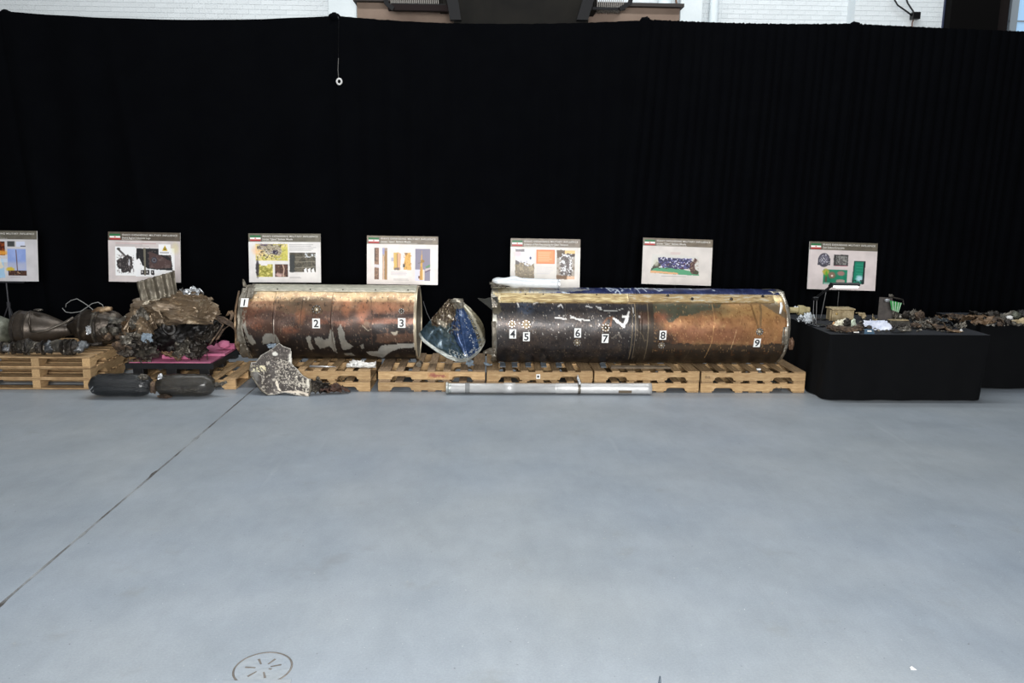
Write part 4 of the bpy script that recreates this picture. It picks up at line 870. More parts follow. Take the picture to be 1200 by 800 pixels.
def dr2(cv):
    cv.mottle(8, 12.5, 46, 32, [(196, 186, 120), (222, 206, 140), (170, 160, 80), (196, 190, 100)], 5, 3); cv.ell(12, 20, 7, 6, (232, 190, 150), .7, .8, 2, 3); cv.poly([(10, 14), (36, 13), (40, 22), (34, 26), (24, 25), (14, 19)], (150, 140, 128), .85, 2, 3); cv.ell(31, 22, 3.6, 2.6, (36, 28, 52), .95, .6, 1, 2); cv.flecks(10, 13, 44, 30, (48, 44, 44), .62, 1.8, .8, 6); cv.flecks(10, 13, 44, 30, (214, 210, 206), .70, 1.2, .8, 9); cv.poly([(8, 12.4), (46, 12.4), (36, 12), (18, 14)], (96, 80, 120), .7, 1.4, 3); cv.rect(39, 16, 46, 32, (188, 184, 84), .7, 3, 1, 3)
    cv.mottle(9, 36, 28, 51, [(196, 186, 96), (214, 204, 120), (128, 126, 50), (206, 196, 110)], 5, 5); cv.ell(10, 41, 2, 10, (40, 36, 44), .9, .5, 1, 3); cv.line([(13, 42), (18, 45), (25, 43)], 1.4, (120, 116, 36), .8, .6); cv.rect(14, 35.8, 22, 37.6, (226, 224, 230), .9)
    cv.mottle(30.5, 36, 46, 51, [(44, 30, 26), (96, 66, 56), (60, 42, 34), (130, 100, 84)], 4, 7); cv.line([(40, 37), (41.5, 42), (40.5, 50)], 1.2, (206, 180, 160), .9, .5); cv.ell(35, 48.5, 4, 2.4, (206, 176, 170), .8, .7, 1.4, 2)
    lines(cv, 48, 80, 13, 3, 1.6, (90, 88, 90)); lines(cv, 48, 78, 18, 2, 1.5, (90, 88, 90)); cv.mottle(48, 22.5, 79, 45, [(70, 68, 58), (104, 98, 84), (56, 54, 46), (86, 80, 66)], 5, 9); cv.rect(48, 25, 54, 45, (46, 50, 52), .85, 2, 1.4, 2)
    for y_ in (27.5, 33.5, 40): cv.line([(55, y_), (79, y_-.8)], .7, (150, 146, 132), .8, .3)
    cv.flecks(66, 22, 79, 28, (206, 212, 218), .56, 1.4, .9, 4)
    for x_ in (67, 71.5, 76): cv.poly([(x_-1.6, 46), (x_-2, 42), (x_+1, 40), (x_+1.6, 46)], (240, 240, 244), .95, .5, 2)
    lines(cv, 48, 62, 51, 2, 1.2)
def dr3(cv):
    cv.mottle(9, 14.5, 14.5, 52, [(110, 84, 70), (150, 118, 94), (96, 72, 60)], 3, 3); cv.rect(8.4, 34, 16, 38, (216, 214, 220), .9, 1, .8, 2); cv.rect(9, 14.5, 10, 30, (52, 44, 44), .8)
    cv.mottle(18.4, 14.5, 24.5, 52, [(176, 160, 150), (150, 130, 110)], 3, 4); cv.rect(18.4, 14.5, 21, 22, (150, 154, 196), .9, 2); cv.rect(21.4, 18, 24, 52, (150, 112, 60), .9, 1.4); cv.rect(19, 24, 20.4, 52, (224, 190, 160), .8, 1)
    cv.poly([(32, 20), (38, 19.4), (40.5, 21), (39.8, 40), (32, 40)], (206, 172, 92), .97, .3); cv.poly([(36.5, 20), (40.6, 20.6), (40, 40), (36.8, 39)], (206, 160, 140), .8, .4); cv.line([(36, 21), (36.5, 40)], .6, (110, 82, 50)); cv.rect(33, 37.6, 39, 40.4, (90, 80, 92), .7, 1, .8, 2); cv.rect(29, 25.6, 32, 30, (150, 150, 176), .6, .6)
    cv.poly([(46, 19.8), (52, 19.6), (53, 40), (43.6, 40), (44.4, 32)], (214, 166, 82), .97, .3); cv.rect(43, 33, 45.5, 37, (60, 56, 52), .9, .5); cv.flecks(44, 20, 53, 40, (170, 116, 50), .60, 1.6, .7, 4); cv.ell(47, 21, 1.6, 1, (110, 80, 50), .8)
    lines(cv, 29, 54, 43, 3, 1.5, (130, 126, 150)); lines(cv, 32, 54, 51, 2, 1.3)
    cv.rect(57.6, 15, 75.5, 52.5, (128, 124, 142)); cv.rect(57.6, 39.5, 69, 52.5, (206, 206, 240)); cv.poly([(65.4, 17), (66.4, 30), (67.2, 52), (62.6, 52), (63.8, 36), (64.4, 28)], (206, 158, 70), .97, .2); cv.rect(63.8, 36, 65, 52, (150, 104, 50), .7); cv.ell(66.5, 29.4, 2.2, 1.8, (146, 110, 46), .95, .4); cv.line([(61.4, 32), (65, 31)], .6, (90, 82, 76)); cv.rect(67, 40, 69, 52, (236, 206, 176), .8); cv.rect(61.4, 47, 63.6, 50, (96, 60, 40), .9, .5)
    cv.poly([(70, 36), (75.5, 33), (75.5, 36), (71, 38)], (84, 132, 84), .9); cv.poly([(70, 38.6), (75.5, 37), (75.5, 39), (70, 41.4)], (206, 190, 190), .8, .4); cv.line([(70, 42), (75.4, 39.6)], 1.1, (70, 40, 70), .9, .3)
def dr4(cv):
    cv.rect(6, 12.5, 29, 46, (216, 216, 222)); cv.rect(6, 12.5, 17, 15.4, (110, 106, 108), .9, .5, .4, 2); cv.ell(9, 18, 4, 3, (222, 186, 190), .6, .8); cv.ell(24.4, 22.6, 1.1, 1.6, (40, 50, 90), .95, .4)
    cv.poly([(6, 30), (14, 28), (18, 31), (23, 32), (29, 29), (29, 46), (6, 46)], (128, 116, 96), .97, 1, 4); cv.flecks(6, 28, 29, 46, (176, 160, 130), .58, 2, .7, 3); cv.flecks(6, 30, 29, 46, (92, 84, 54), .64, 2.5, .6, 8); cv.poly([(6, 25), (11, 27), (11, 30), (6, 30)], (84, 78, 76), .9, .4); cv.flecks(12, 26, 22, 32, (70, 66, 64), .60, 1, .8, 5)
    cv.rect(31.4, 12.6, 54, 29, (232, 120, 70)); cv.rect(32.6, 13.8, 52.8, 27.8, (240, 146, 96)); lines(cv, 34, 51, 16, 6, 1.9, (250, 206, 170), .6); lines(cv, 32, 52, 33, 5, 1.9, (176, 174, 190), .4)
    cv.mottle(56.5, 13, 78.5, 46.5, [(150, 140, 128), (176, 168, 160), (128, 114, 96)], 4, 3); cv.rect(66, 13, 78.5, 18, (226, 190, 128), .95); cv.rect(56.5, 13, 66, 22, (84, 68, 52), .85, 1.4, 1, 3); cv.poly([(66, 17), (78.5, 17), (78, 20), (70, 22)], (56, 46, 42), .9, .6)
    cv.poly([(65, 18), (70, 16), (72, 24), (75, 32), (75, 42), (68, 44), (62, 42), (62, 26)], (96, 88, 86), .9, 1.6, 3); cv.flecks(60, 17, 76, 44, (224, 224, 226), .54, 1.8, .95, 6); cv.flecks(60, 17, 76, 44, (44, 36, 34), .62, 1.5, .8, 9); cv.rect(56.5, 42, 70, 46.5, (104, 74, 44), .9, 1.6, 1, 3); cv.rect(69, 43, 78.5, 46.5, (226, 182, 146), .8, 1)
def dr5(cv):
    lines(cv, 34, 46, 17.4, 2, 1.6, (170, 110, 110), .4); cv.poly([(12, 20), (60, 21), (69, 22), (69, 45), (10, 43)], (196, 196, 190), .6, .6)
    cv.poly([(11, 37), (30, 36), (69, 41), (70, 45.5), (10, 43.5)], (74, 146, 106), .97, .5); cv.poly([(10, 40.5), (44, 42.5), (44, 44.5), (10, 43.5)], (214, 160, 116), .95, .6); cv.poly([(19, 24), (24, 23.5), (60, 25), (62, 36), (50, 38), (36, 37.4), (19, 34)], (44, 44, 78), .97, 1, 3)
    cv.flecks(20, 24, 62, 37, (96, 96, 150), .58, 2, .8, 3); cv.flecks(22, 24, 62, 37, (216, 216, 232), .66, 1.8, .95, 7); cv.flecks(20, 30, 62, 38, (74, 40, 44), .62, 2, .8, 9); cv.poly([(18, 29), (12, 36), (10, 41), (16, 38), (24, 34)], (54, 50, 40), .9, 1.2, 2); cv.ell(17, 31, 3, 4, (190, 190, 170), .7, .8, 1.4, 2)
    cv.poly([(58, 30), (62, 28), (64, 23), (66.6, 26), (64, 32), (65, 38), (69, 40), (69, 44), (60, 43), (58, 38)], (74, 48, 44), .95, 1, 2.4); cv.flecks(57, 24, 69, 44, (150, 130, 110), .62, 1.2, .7, 4); cv.ell(66, 41, 3, 2, (52, 66, 40), .8, .6, 1, 2); lines(cv, 24, 54, 47, 1, 1.2, (110, 108, 110), .5)
def dr6(cv):
    cv.ell(19, 22, 7.4, 8.4, (66, 64, 74), .97, .06); cv.rect(11, 24, 27, 29.4, (76, 74, 84), .0); cv.poly([(11.4, 20), (26.8, 20), (27, 28), (11.2, 28)], (68, 66, 76), .97); cv.ell(19, 21, 5.4, 5.2, (110, 108, 122), .8, .3, .6, 2); cv.ell(18, 20, 2.2, 2.2, (52, 50, 62), .9, .3); cv.flecks(13, 15, 26, 27, (226, 226, 232), .66, 1, .9, 4); cv.poly([(8, 28.4), (30, 29.6), (30, 40), (8, 40)], (206, 200, 198), 0)
    cv.rect(31, 15, 49, 28.6, (52, 50, 50), .97, 1, .8, 3); cv.rect(34, 16.5, 47.5, 27, (140, 140, 136), .9, 1, .7, 3); cv.flecks(34, 16, 48, 27, (70, 68, 66), .54, 1.2, .9, 6); cv.ell(40.5, 23, 2.2, 3.4, (84, 80, 80), .8, .5); cv.line([(33, 28.6), (48, 28.6)], .7, (190, 90, 110), .7)
    cv.mottle(19, 33, 49, 51, [(26, 110, 84), (34, 128, 98)], 4, 3); cv.ell(22, 36, 4, 3.5, (176, 156, 60), .9, .6, 1.4, 2); cv.ell(23, 39, 1.6, 4, (70, 150, 40), .8, .6, 1, 2); cv.ell(30, 40, 4.5, 4, (130, 96, 80), .95, .5, 1.2, 2); cv.ell(41, 37.6, 5, 2.8, (150, 110, 104), .95, .5, 1, 2); cv.ell(30, 40.6, 1.3, 1.1, (230, 220, 210), .9, .4); cv.rect(35.5, 45, 46, 48.6, (176, 146, 140), .9, 1, .8, 2); cv.ell(22.6, 45, 1.5, 4, (100, 70, 54), .8, .5, .8, 2); cv.rect(20, 49, 28, 51, (206, 214, 210), .6, .8)
    cv.line([(57, 22), (53, 48)], .3, (120, 116, 130), .7); cv.poly([(56.6, 22), (71, 22), (70.4, 50), (55, 49)], (20, 74, 62), .98); cv.poly([(58, 23), (69, 23), (68, 42), (67, 49), (57, 49)], (24, 122, 96), .95)
    for k in range(6): cv.line([(60, 26+k*3.6), (68, 26.4+k*3.6)], .5, (70, 160, 130), .8)
    cv.ell(64.6, 43, 4.2, 4, (196, 214, 232), .8, .8, 1, 2); cv.poly([(68.8, 22), (71, 22), (70.4, 50), (68, 50)], (24, 30, 34), .9); cv.flecks(55, 45, 70, 50, (24, 40, 34), .55, 1.4, .8, 4)
Q = 'Iranian "Qiam" Ballistic Missile'
boards = [  # base tones darken towards both ends, light falloff put into the print colour
 ('display board cut by the left frame edge with a tower photo on blue sky', (-40, 269.5), (43.5, 270.5), (-38, 327), 'Iranian Missile Attack', 'Route and impact of the ballistic missile', dr0, (188, 186, 188), (92, 88, 78)),
 ('display board with black machine drawing and small warning triangle, above the wreck pile', (126.5, 271.3), (211.5, 272.8), (128, 328), 'Shahid Bagheri Industries Logo', 'Recovered missile components', dr1, (196, 188, 186), (86, 78, 68)),
 ('display board with yellow and green photos above number tags 1 and 2', (291, 273.3), (376, 273.8), (292, 329), Q, 'Recovered missile debris', dr2, (216, 214, 212), (102, 98, 86)),
 ('display board with tall tan rocket pictures above number tag 3', (430, 275.8), (514, 277.2), (430, 331), Q, 'Comparison of recovered parts to the ballistic missile', dr3, (222, 216, 212), (122, 112, 98)),
 ('display board with bright orange text block above the bent white tube', (598.5, 279), (680.8, 280.3), (598.3, 335.5), 'Evidence of Paint Repurposing for Qiam Transport', 'Paint and markings on the ballistic missile body', dr4, (216, 212, 206), (120, 110, 98)),
 ('tilted display board with a single blue cylinder photo above number tag 8', (754, 278.3), (836, 281), (751, 330.8), Q, 'Reassembled fuel tank of the ballistic missile', dr5, (202, 196, 190), (108, 98, 84)),
 ('display board with green circuit photos behind the desk lamp', (949, 282.6), (1029.3, 285.2), (947, 336.8), 'Qiam Guidance Components', '', dr6, (198, 188, 186), (92, 86, 74))]
WARM = []
for i, (lb, tl, tr, bl, s1, s2, fn_, tint, hc) in enumerate(boards):
    t, (M, wd, h), T_ = board(lb, tl, tr, bl, s1, s2, fn_, tint, hc)
    mid = M @ Vector((wd/2, -h, -.016)); ct = M @ Vector((wd/2, -h*.5, -.02))
    e = thing('sign_stand', ['thin grey tripod stand under the leftmost board', 'black stand under the board above the wreck pile', 'black stand under the board over tags 1 and 2', 'black stand under the board over tag 3',
        'black stand under the board with the orange block', 'black stand under the tilted board over tag 8', 'black stand under the board behind the desk lamp'][i], 'stand', (mid.x, mid.y+.03, 0), 'slim stands carrying the display boards')
    SM = mat('stand_grey', (58, 58, 62), .5, .3) if i == 0 else BLACKMET
    hub = Vector((mid.x, mid.y+.05, .78)) if i < 2 else Vector((mid.x, mid.y+.05, .5))
    obj('mast', MB().tube([hub+Vector((0, 0, -.25)), (mid.x, mid.y+.05, mid.z), (ct.x, ct.y+.045, ct.z+.1)], .010, 8), SM, e)
    obj('hub', MB().tube([hub-Vector((0, 0, .03)), hub+Vector((0, 0, .03))], .022, 10), SM, e)
    for a_ in (60, 180, 300): obj('leg', MB().tube([hub+Vector((0, 0, .0)), hub+Vector((math.cos(R(a_+20))*.3, math.sin(R(a_+20))*.3, -hub.z+.008))], .008, 6), SM, e)
    obj('ledge', MB().tube([(mid.x-.25, mid.y+.0, mid.z-.012), (mid.x+.25, mid.y+.0, mid.z-.012)], .009, 6), SM, e)

# ================================================================== left side: engine, wreck pile, tray
def wreck(name, label, cat, mb, m, group=None, solid=0, smooth=True, loc=None):
    c0 = sum((v for v in mb.v), Vector())/len(mb.v); c0.z = minz(mb)
    o = obj(name, mb, m, smooth=smooth, solid=solid, off=c0); return tag(o, label, cat, group)
# rocket engine: nozzle bell, throat and chamber, lying on the three-high pallet stack
YE = 9.55
e0, e1 = at(21, 392, YE), at(148, 392, YE); ez = Z3+.222
t = thing('rocket_engine', 'dark rocket engine with a bell nozzle lying on the left pallet stack', 'engine', ((e0.x+e1.x)/2, YE, Z3))
NOZ = mat('nozzle_metal', (62, 56, 50), .42, .5, (96, 86, 76), 5, .2, 20, col3=(76, 68, 60))
bell = [(0, .195), (.01, .205), (.10, .203), (.16, .208), (.165, .214), (.18, .214), (.185, .208), (.25, .2), (.34, .175), (.44, .135), (.52, .10), (.58, .078), (.62, .07)]
ax0 = Vector((e0.x, YE, ez)); obj('nozzle_bell', MB().lathe(bell, ax0, (1, .05, -.035), 40, wob=.008), NOZ, t, smooth=True)
obj('nozzle_mouth', MB().lathe([(-.005, .19), (.02, .188), (.25, .17), (.4, .1)], ax0+Vector((.0, 0, 0)), (1, .05, -.035), 32), DARKMET, t, smooth=True)
for tt_ in (.03, .15): obj('hoop', MB().lathe([(tt_, .21), (tt_+.004, .216), (tt_+.014, .216), (tt_+.018, .21)], ax0, (1, .05, -.035), 36), DARKMET, t)
obj('coolant_pipe', MB().tube([at(36, 388, 9.36), at(44, 389, 9.33), at(55, 387, 9.34), at(66, 382, 9.40), at(78, 377, 9.42), at(86, 372, 9.44)], [.012, .014, .014, .016, .018, .016], 10), mat('pipe_pale', (96, 90, 82), .4, .5), t, smooth=True)
obj('side_pipe', MB().tube([at(36, 366, 9.42), at(34, 376, 9.36), at(36, 388, 9.36)], .011, 8), NOZ, t, smooth=True)
obj('top_bracket', place(lump_mb(.06, .03, .014, 4, .3, 2), at(45, 363, 9.5)), GREYMET, t)
ch0 = ax0+Vector((.60, .03, .012)); prof = [(0, .07), (.05, .09), (.10, .15), (.20, .205), (.33, .225), (.46, .21), (.56, .17), (.62, .12), (.64, .02)]
obj('chamber', MB().lathe(prof, ch0, (1, .02, -.0), 40, wob=.03, seed=5), mat('chamber_metal', (50, 44, 38), .38, .55, (110, 100, 88), 7, .5, 18, col3=(66, 58, 50)), t, smooth=True)
for tt_, r_ in ((.18, .205), (.34, .222), (.37, .222)): obj('chamber_ring', MB().lathe([(tt_, r_), (tt_+.006, r_+.012), (tt_+.022, r_+.012), (tt_+.028, r_)], ch0, (1, .02, 0), 36, wob=.02, seed=5), GREYMET if tt_ == .34 else DARKMET, t)
obj('inlet_pipe', MB().tube([ch0+Vector((.30, -.02, .16)), ch0+Vector((.38, -.04, .21)), ch0+Vector((.46, -.03, .225)), ch0+Vector((.53, -.03, .23))], [.045, .04, .032, .022], 12), BROWNMET, t, smooth=True)
obj('bent_guard', place(sheet_mb(.3, .14, .04, 21, 16, 1, 3), at(140, 376, 9.4), (35, 10, 0)), GREYMET, t, smooth=True, solid=.004)
for k in range(7):
    q = at(122+k*4.2, 388+6*math.sin(k*2.1), 9.32+.03*(k % 3)); obj('pump_part', place(lump_mb(.045+.015*(k % 2), .05, .05, 50+k, .5, 3, 2.6), q, (k*40, k*70, 0)), [GREYMET, RUST, DARKMET][k % 3], t, smooth=True)
obj('feed_pipe', MB().tube([at(96, 402, 9.30), at(108, 404, 9.28), at(120, 402, 9.30)], .02, 10), DARKMET, t, smooth=True)
obj('white_streak', place(sheet_mb(.06, .12, .02, 33, 10, 1, 4), at(104, 386, 9.33), (75, 0, 20)), ALU, t, solid=.003)
tag(obj('loose_wire', MB().tube([at(77, 360, 9.5), at(77.5, 356, 9.5), at(83, 352, 9.5), at(90, 350, 9.5), at(97, 354, 9.52), at(103, 358, 9.55), at(108, 362, 9.55), at(112, 366, 9.56)], .0045, 6), mat('pale_wire', (130, 130, 128), .5), smooth=True), 'upper pale wire looping above the dark engine', 'wire')
tag(obj('loose_wire', MB().tube([at(73, 361, 9.46), at(77, 365.5, 9.45), at(84, 366.5, 9.45), at(94, 365, 9.46), at(101, 360.5, 9.47), at(108, 355.5, 9.49), at(115, 354, 9.5), at(120, 357, 9.52), at(123, 364, 9.54)], .0045, 6), mat('pale_wire', (130, 130, 128), .5), smooth=True), 'lower wavy pale wire curling left of the engine chamber', 'wire')
# rounded tank piece cut by the frame edge
q = at(-5, 386, 9.5); m = MB().lathe([(0, .02), (.02, .10), (.06, .15), (.14, .175), (.5, .18)], (q.x+.18, 9.5, Z3+.19), (-1, 0, 0), 28, wob=.02, seed=8)
wreck('tank_end', 'rounded greenish grey tank end at the far left frame edge', 'tank', m, mat('tank_green_grey', (74, 76, 66), .5, .3, (120, 122, 108), 8, .3, 20))
# small burnt mechanisms along the front of the stack
def mech(label, px0, px1, pyc, Y, zb, seed, name='burnt_mechanism', hgt=.13):
    a, b = at(px0, pyc, Y), at(px1, pyc, Y); L_ = b.x-a.x; rg = random.Random(seed); t = thing(name, label, 'debris', ((a.x+b.x)/2, Y, zb), 'burnt mechanism pieces along the front of the pallet stack')
    cx_ = (a.x+b.x)/2
    pts = [(a.x+.02, Y, zb+hgt*.45), (cx_-L_*.2, Y-.01, zb+hgt*.5), (cx_+L_*.15, Y+.01, zb+hgt*.42), (b.x-.02, Y, zb+hgt*.4)]
    obj('shaft', MB().tube(pts, [hgt*.26, hgt*.34, hgt*.3, hgt*.24], 12), GREYMET, t, smooth=True)
    n = max(3, int(L_/.07))
    for k in range(n):
        x = a.x+.03+(L_-.06)*k/(n-1); r_ = rg.uniform(.7, 1.1)*hgt*.42
        lm = place(lump_mb(r_*rg.uniform(.45, .8), r_*.9, r_, seed*9+k, .5, 3, 2.8), (x, Y+rg.uniform(-.02, .02), zb+hgt*.42), (rg.uniform(0, 90), rg.uniform(0, 90), rg.uniform(0, 90)))
        dz = minz(lm)-zb
        if dz < 0: lm.v = [v+Vector((0, 0, -dz)) for v in lm.v]
        obj('casting_lump', lm, [DARKMET, GREYMET, mat('blue_grey_casting', (50, 54, 58), .4, .5, (120, 122, 124), 10, .4, 30)][rg.randrange(3)], t, smooth=True)
    for k in range(3):
        x = rg.uniform(a.x+.03, b.x-.03); obj('flange', MB().lathe([(0, .01), (0, hgt*.42), (.014, hgt*.42), (.014, .01)], (x, Y-.02, zb+hgt*.44), (1, rg.uniform(-.3, .3), 0), 20), DARKMET, t)
    for k in range(3):
        x = rg.uniform(a.x+.03, b.x-.05); obj('strut', MB().tube([(x, Y-.04, zb+.008), (x+rg.uniform(-.03, .05), Y-.05, zb+hgt*.8)], .008, 6), GREYMET, t)
    return t
mech('pale grey wrinkled mechanism at the left frame edge on the pallet stack', -14, 22, 402, 9.10, Z3, 3, hgt=.17)
mech('dark flanged mechanism in the middle of the pallet stack front', 20, 58, 403, 9.06, Z3, 5, hgt=.20)
mech('dark mechanism with feet at the right front corner of the pallet stack', 56, 95, 402, 9.05, Z3, 8, hgt=.22)
# black plastic tray pallet with pink foam
tx0, tx1, ty0, ty1 = -4.10, -3.13, 9.04, 10.2; tz = PH
t = thing('plastic_pallet', 'black plastic pallet under the pink foam and the wreck pile', 'pallet', ((tx0+tx1)/2, 9.6, tz))
obj('deck', MB().box(tx0, tx1, ty0, ty1, tz+.10, tz+.135), BLACKPL, t, bevel=.008)
obj('rim', MB().rings([[Vector(p) for p in ((tx0-o_, ty0-o_, z), (tx1+o_, ty0-o_, z), (tx1+o_, ty1+o_, z), (tx0-o_, ty1+o_, z))] for o_, z in ((.012, tz+.095), (.016, tz+.16), (-.012, tz+.16), (-.012, tz+.13))], cap=False), BLACKPL, t)
for x in (tx0+.05, (tx0+tx1)/2-.06, tx1-.17):
    for y in (ty0+.03, (ty0+ty1)/2-.06, ty1-.15): obj('foot', MB().box(x, x+.12, y, y+.12, tz+.001, tz+.105), BLACKPL, t, bevel=.006)
tp = tz+.136
PINK = mat('pink_foam', (176, 92, 126), .8, 0, (200, 120, 150), 6, .15, 60)
t = thing('foam_sheet', 'pink foam sheets on the black plastic pallet under the wreck', 'foam', (-3.6, 9.5, tp))
obj('lower_sheet', MB().box(tx0+.02, tx1-.03, ty0+.02, ty1-.1, tp, tp+.03), PINK, t, bevel=.004)
obj('upper_sheet', MB().box(-3.55, tx1+.02, 9.42, 10.1, tp+.031, tp+.062), PINK, t, bevel=.004)
obj('middle_block', MB().box(-3.78, -3.42, 9.24, 9.6, tp+.031, tp+.10), PINK, t, bevel=.006)
obj('torn_block', place(lump_mb(.07, .05, .05, 6, .3, 3), (-3.19+.0, 9.66, tp+.13)), PINK, t, smooth=True)
obj('torn_strip', MB().box(-3.2, -3.08, 9.7, 9.8, tp+.063, tp+.12), PINK, t, bevel=.006)
# the crushed wreck
ft = tp+.06
t = thing('crushed_wreck', 'crushed wreck of crumpled brown sheet metal over a black motor on pink foam', 'wreckage', (-3.7, 9.55, tp+.03))
BLKM = mat('sooty_black_motor', (20, 19, 19), .45, .4, (58, 54, 50), 10, .6, 20, col3=(30, 28, 27))
PAPR = mat('crumpled_brown_sheet', (104, 90, 74), .38, .4, (172, 156, 132), 5, .35, 14, col3=(136, 118, 96))
def wp(nm, mb, m, solid=.005):
    for v in mb.v: v.z = max(v.z, tp+.036)
    return obj(nm, mb, m, t, smooth=False, solid=solid)
def P3(px, py, Y): return at(px, py, Y)
obj('motor_core', place(lump_mb(.30, .26, .23, 14, .35, 4, 2.4), P3(206, 392, 9.52)), BLKM, t, smooth=True)
obj('motor_block', place(lump_mb(.20, .18, .17, 17, .45, 4, 3), P3(238, 388, 9.46)), BLKM, t, smooth=True)
obj('motor_face', MB().lathe([(0, .08), (.02, .085), (.03, .07), (.03, .04), (.01, .03)], P3(199, 385, 9.29), (.3, -1, .3), 18, wob=.03, seed=3), BLKM, t, smooth=True)
obj('motor_face', MB().lathe([(0, .05), (.02, .055), (.03, .04), (.03, .02)], P3(240, 387, 9.31), (-.3, -1, .2), 14, wob=.03, seed=6), BLKM, t, smooth=True)
hd = lump_mb(.50, .34, .175, 41, .26, 4, 1.7); place(hd, P3(204, 363, 9.52), (0, 1, 0)); wp('crumpled_cover', hd, PAPR, 0)
for k, (px, py, Y, w_, d_, am, sd, rot) in enumerate(((178, 363, 9.30, .50, .26, .04, 60, (58, -14, 0)), (212, 362, 9.26, .56, .24, .05, 61, (58, 3, 0)), (240, 365, 9.30, .36, .24, .05, 62, (58, 16, 0)), (206, 353, 9.36, .5, .2, .04, 63, (40, -4, 0)),
        (165, 374, 9.26, .26, .24, .05, 64, (65, -30, 0)), (224, 374, 9.2, .56, .10, .03, 65, (75, 3, 0)), (158, 386, 9.26, .24, .34, .09, 66, (70, -20, 20)), (176, 379, 9.24, .36, .22, .08, 67, (60, -10, 12)), (236, 352, 9.5, .30, .2, .07, 68, (40, 10, 0)))):
    wp('crumpled_sheet', place(sheet_mb(w_, d_, am*1.2, sd, 15, 1, 2.6, .18), P3(px, py, Y), rot), PAPR if k not in (4, 6) else BROWNMET)
mbc = MB()
c0, ux_, uy_ = P3(166, 352, 9.30), (P3(209, 347, 9.30)-P3(166, 352, 9.30)), (P3(161, 330, 9.36)-P3(166, 352, 9.30))
mbc.grid(lambda u, v: c0+ux_*u+uy_*v*(1+.38*u)+Vector((u*.04*v, -.035*(.5+.5*math.sin(u*2*PI*4.2+v*.6))+.01*noise.noise(Vector((u*9, v*4, 2))), .012*noise.noise(Vector((u*14, 0, 5)))*v)), 70, 16)
obj('corrugated_panel', mbc, mat('corrugated_grey_metal', (92, 86, 74), .4, .4, (150, 144, 128), 6, .3, 20, col3=(120, 112, 98), stretch=(3, 3, 1)), t, smooth=True, solid=.006)
for k, (px, py, Y, w_, d_, am, sd, m, rot) in enumerate(((160, 372, 9.16, .30, .22, .05, 140, 'G', (62, -24, 8)), (171, 381, 9.12, .24, .22, .05, 141, 'B', (70, 14, 0)), (155, 396, 9.10, .30, .16, .05, 142, 'G', (50, -10, 6)), (166, 404, 9.06, .28, .14, .05, 143, 'D', (55, 16, 0)), (232, 399, 9.2, .22, .2, .06, 144, 'D', (70, -16, 0)), (246, 388, 9.22, .14, .26, .05, 145, 'D', (75, 20, 0)), (190, 371, 9.18, .34, .12, .04, 146, 'B', (70, -12, 0)), (212, 349, 9.30, .22, .14, .05, 147, 'B', (50, 10, 0)), (145, 408, 9.12, .18, .14, .05, 148, 'R', (40, 0, 0)))):
    wp('folded_sheet', place(sheet_mb(w_, d_, am, sd, 12, 2, 3, .2), P3(px, py, Y), rot), {'G': GREYMET, 'B': PAPR, 'D': DARKMET, 'R': RUST}[m])
for sd, px, py, w_ in ((70, 222, 341, .26), (71, 231, 338, .2), (72, 213, 343, .18)): wp('bright_scrap', place(sheet_mb(w_, .1, .04, sd, 18, 1, 4), P3(px, py, 9.5), (40, 5, 0)), ALU if sd != 72 else GREYMET)
wp('white_crease', place(sheet_mb(.34, .05, .02, 73, 20, 1, 5), P3(180, 351, 9.32), (50, -22, 0)), mat('pale_crease', (196, 186, 166), .4, .3))
# bent legs and fringes
def rbn(pts, wds, nm, m, sd, th=.005, dv=(1, 0, .2)): ribbon(pts, wds, dv, nm, t, m, th=th, wob=.018, sd=sd)
rbn([P3(248, 370, 9.3), P3(262, 374, 9.3), P3(272, 380, 9.3), P3(276, 388, 9.28)], [.05, .06, .05, .02], 'bent_leg', RUST, 3, dv=(.3, 0, 1)); rbn([P3(270, 376, 9.32), P3(273, 368, 9.34), P3(270, 364, 9.34), P3(266, 370, 9.33)], [.03, .035, .04, .02], 'curled_strip', BROWNMET, 5)
rbn([P3(254, 398, 9.26), P3(262, 386, 9.3), P3(270, 380, 9.3)], [.03, .03, .02], 'bent_leg', RUST, 7); rbn([P3(154, 374, 9.26), P3(147, 386, 9.24), P3(150, 398, 9.2)], [.06, .07, .04], 'bent_leg', PAPR, 8); rbn([P3(252, 371, 9.3), P3(262, 380, 9.26), P3(254, 392, 9.2), P3(246, 404, 9.16)], [.02, .025, .02, .015], 'bent_leg', RUST, 11)
for k, (px, py, Y, s_, sd, m) in enumerate(((160, 408, 9.2, .17, 80, DARKMET), (172, 412, 9.16, .13, 81, GREYMET), (150, 404, 9.2, .14, 82, RUST), (166, 398, 9.18, .15, 83, DARKMET), (178, 404, 9.2, .10, 84, BLKM))): wp('lower_lump', place(lump_mb(s_, s_*.8, s_*.62, sd, .5, 3, 2.4), P3(px, py, Y)), m, 0)
obj('blue_scrap', place(sheet_mb(.14, .12, .03, 86, 14, 1, 3), P3(172, 396, 9.07), (60, 10, 0)), mat('pale_blue_scrap', (128, 142, 154), .5), t, smooth=True, solid=.004)
for k in range(8): rbn([P3(150+k*3.5, 420+k % 3, 9.09), P3(152+k*3.6, 426+(k*5) % 4, 9.06)], [.03, .015], 'torn_fringe', [RUST, GREYMET, BROWNMET][k % 3], 20+k)
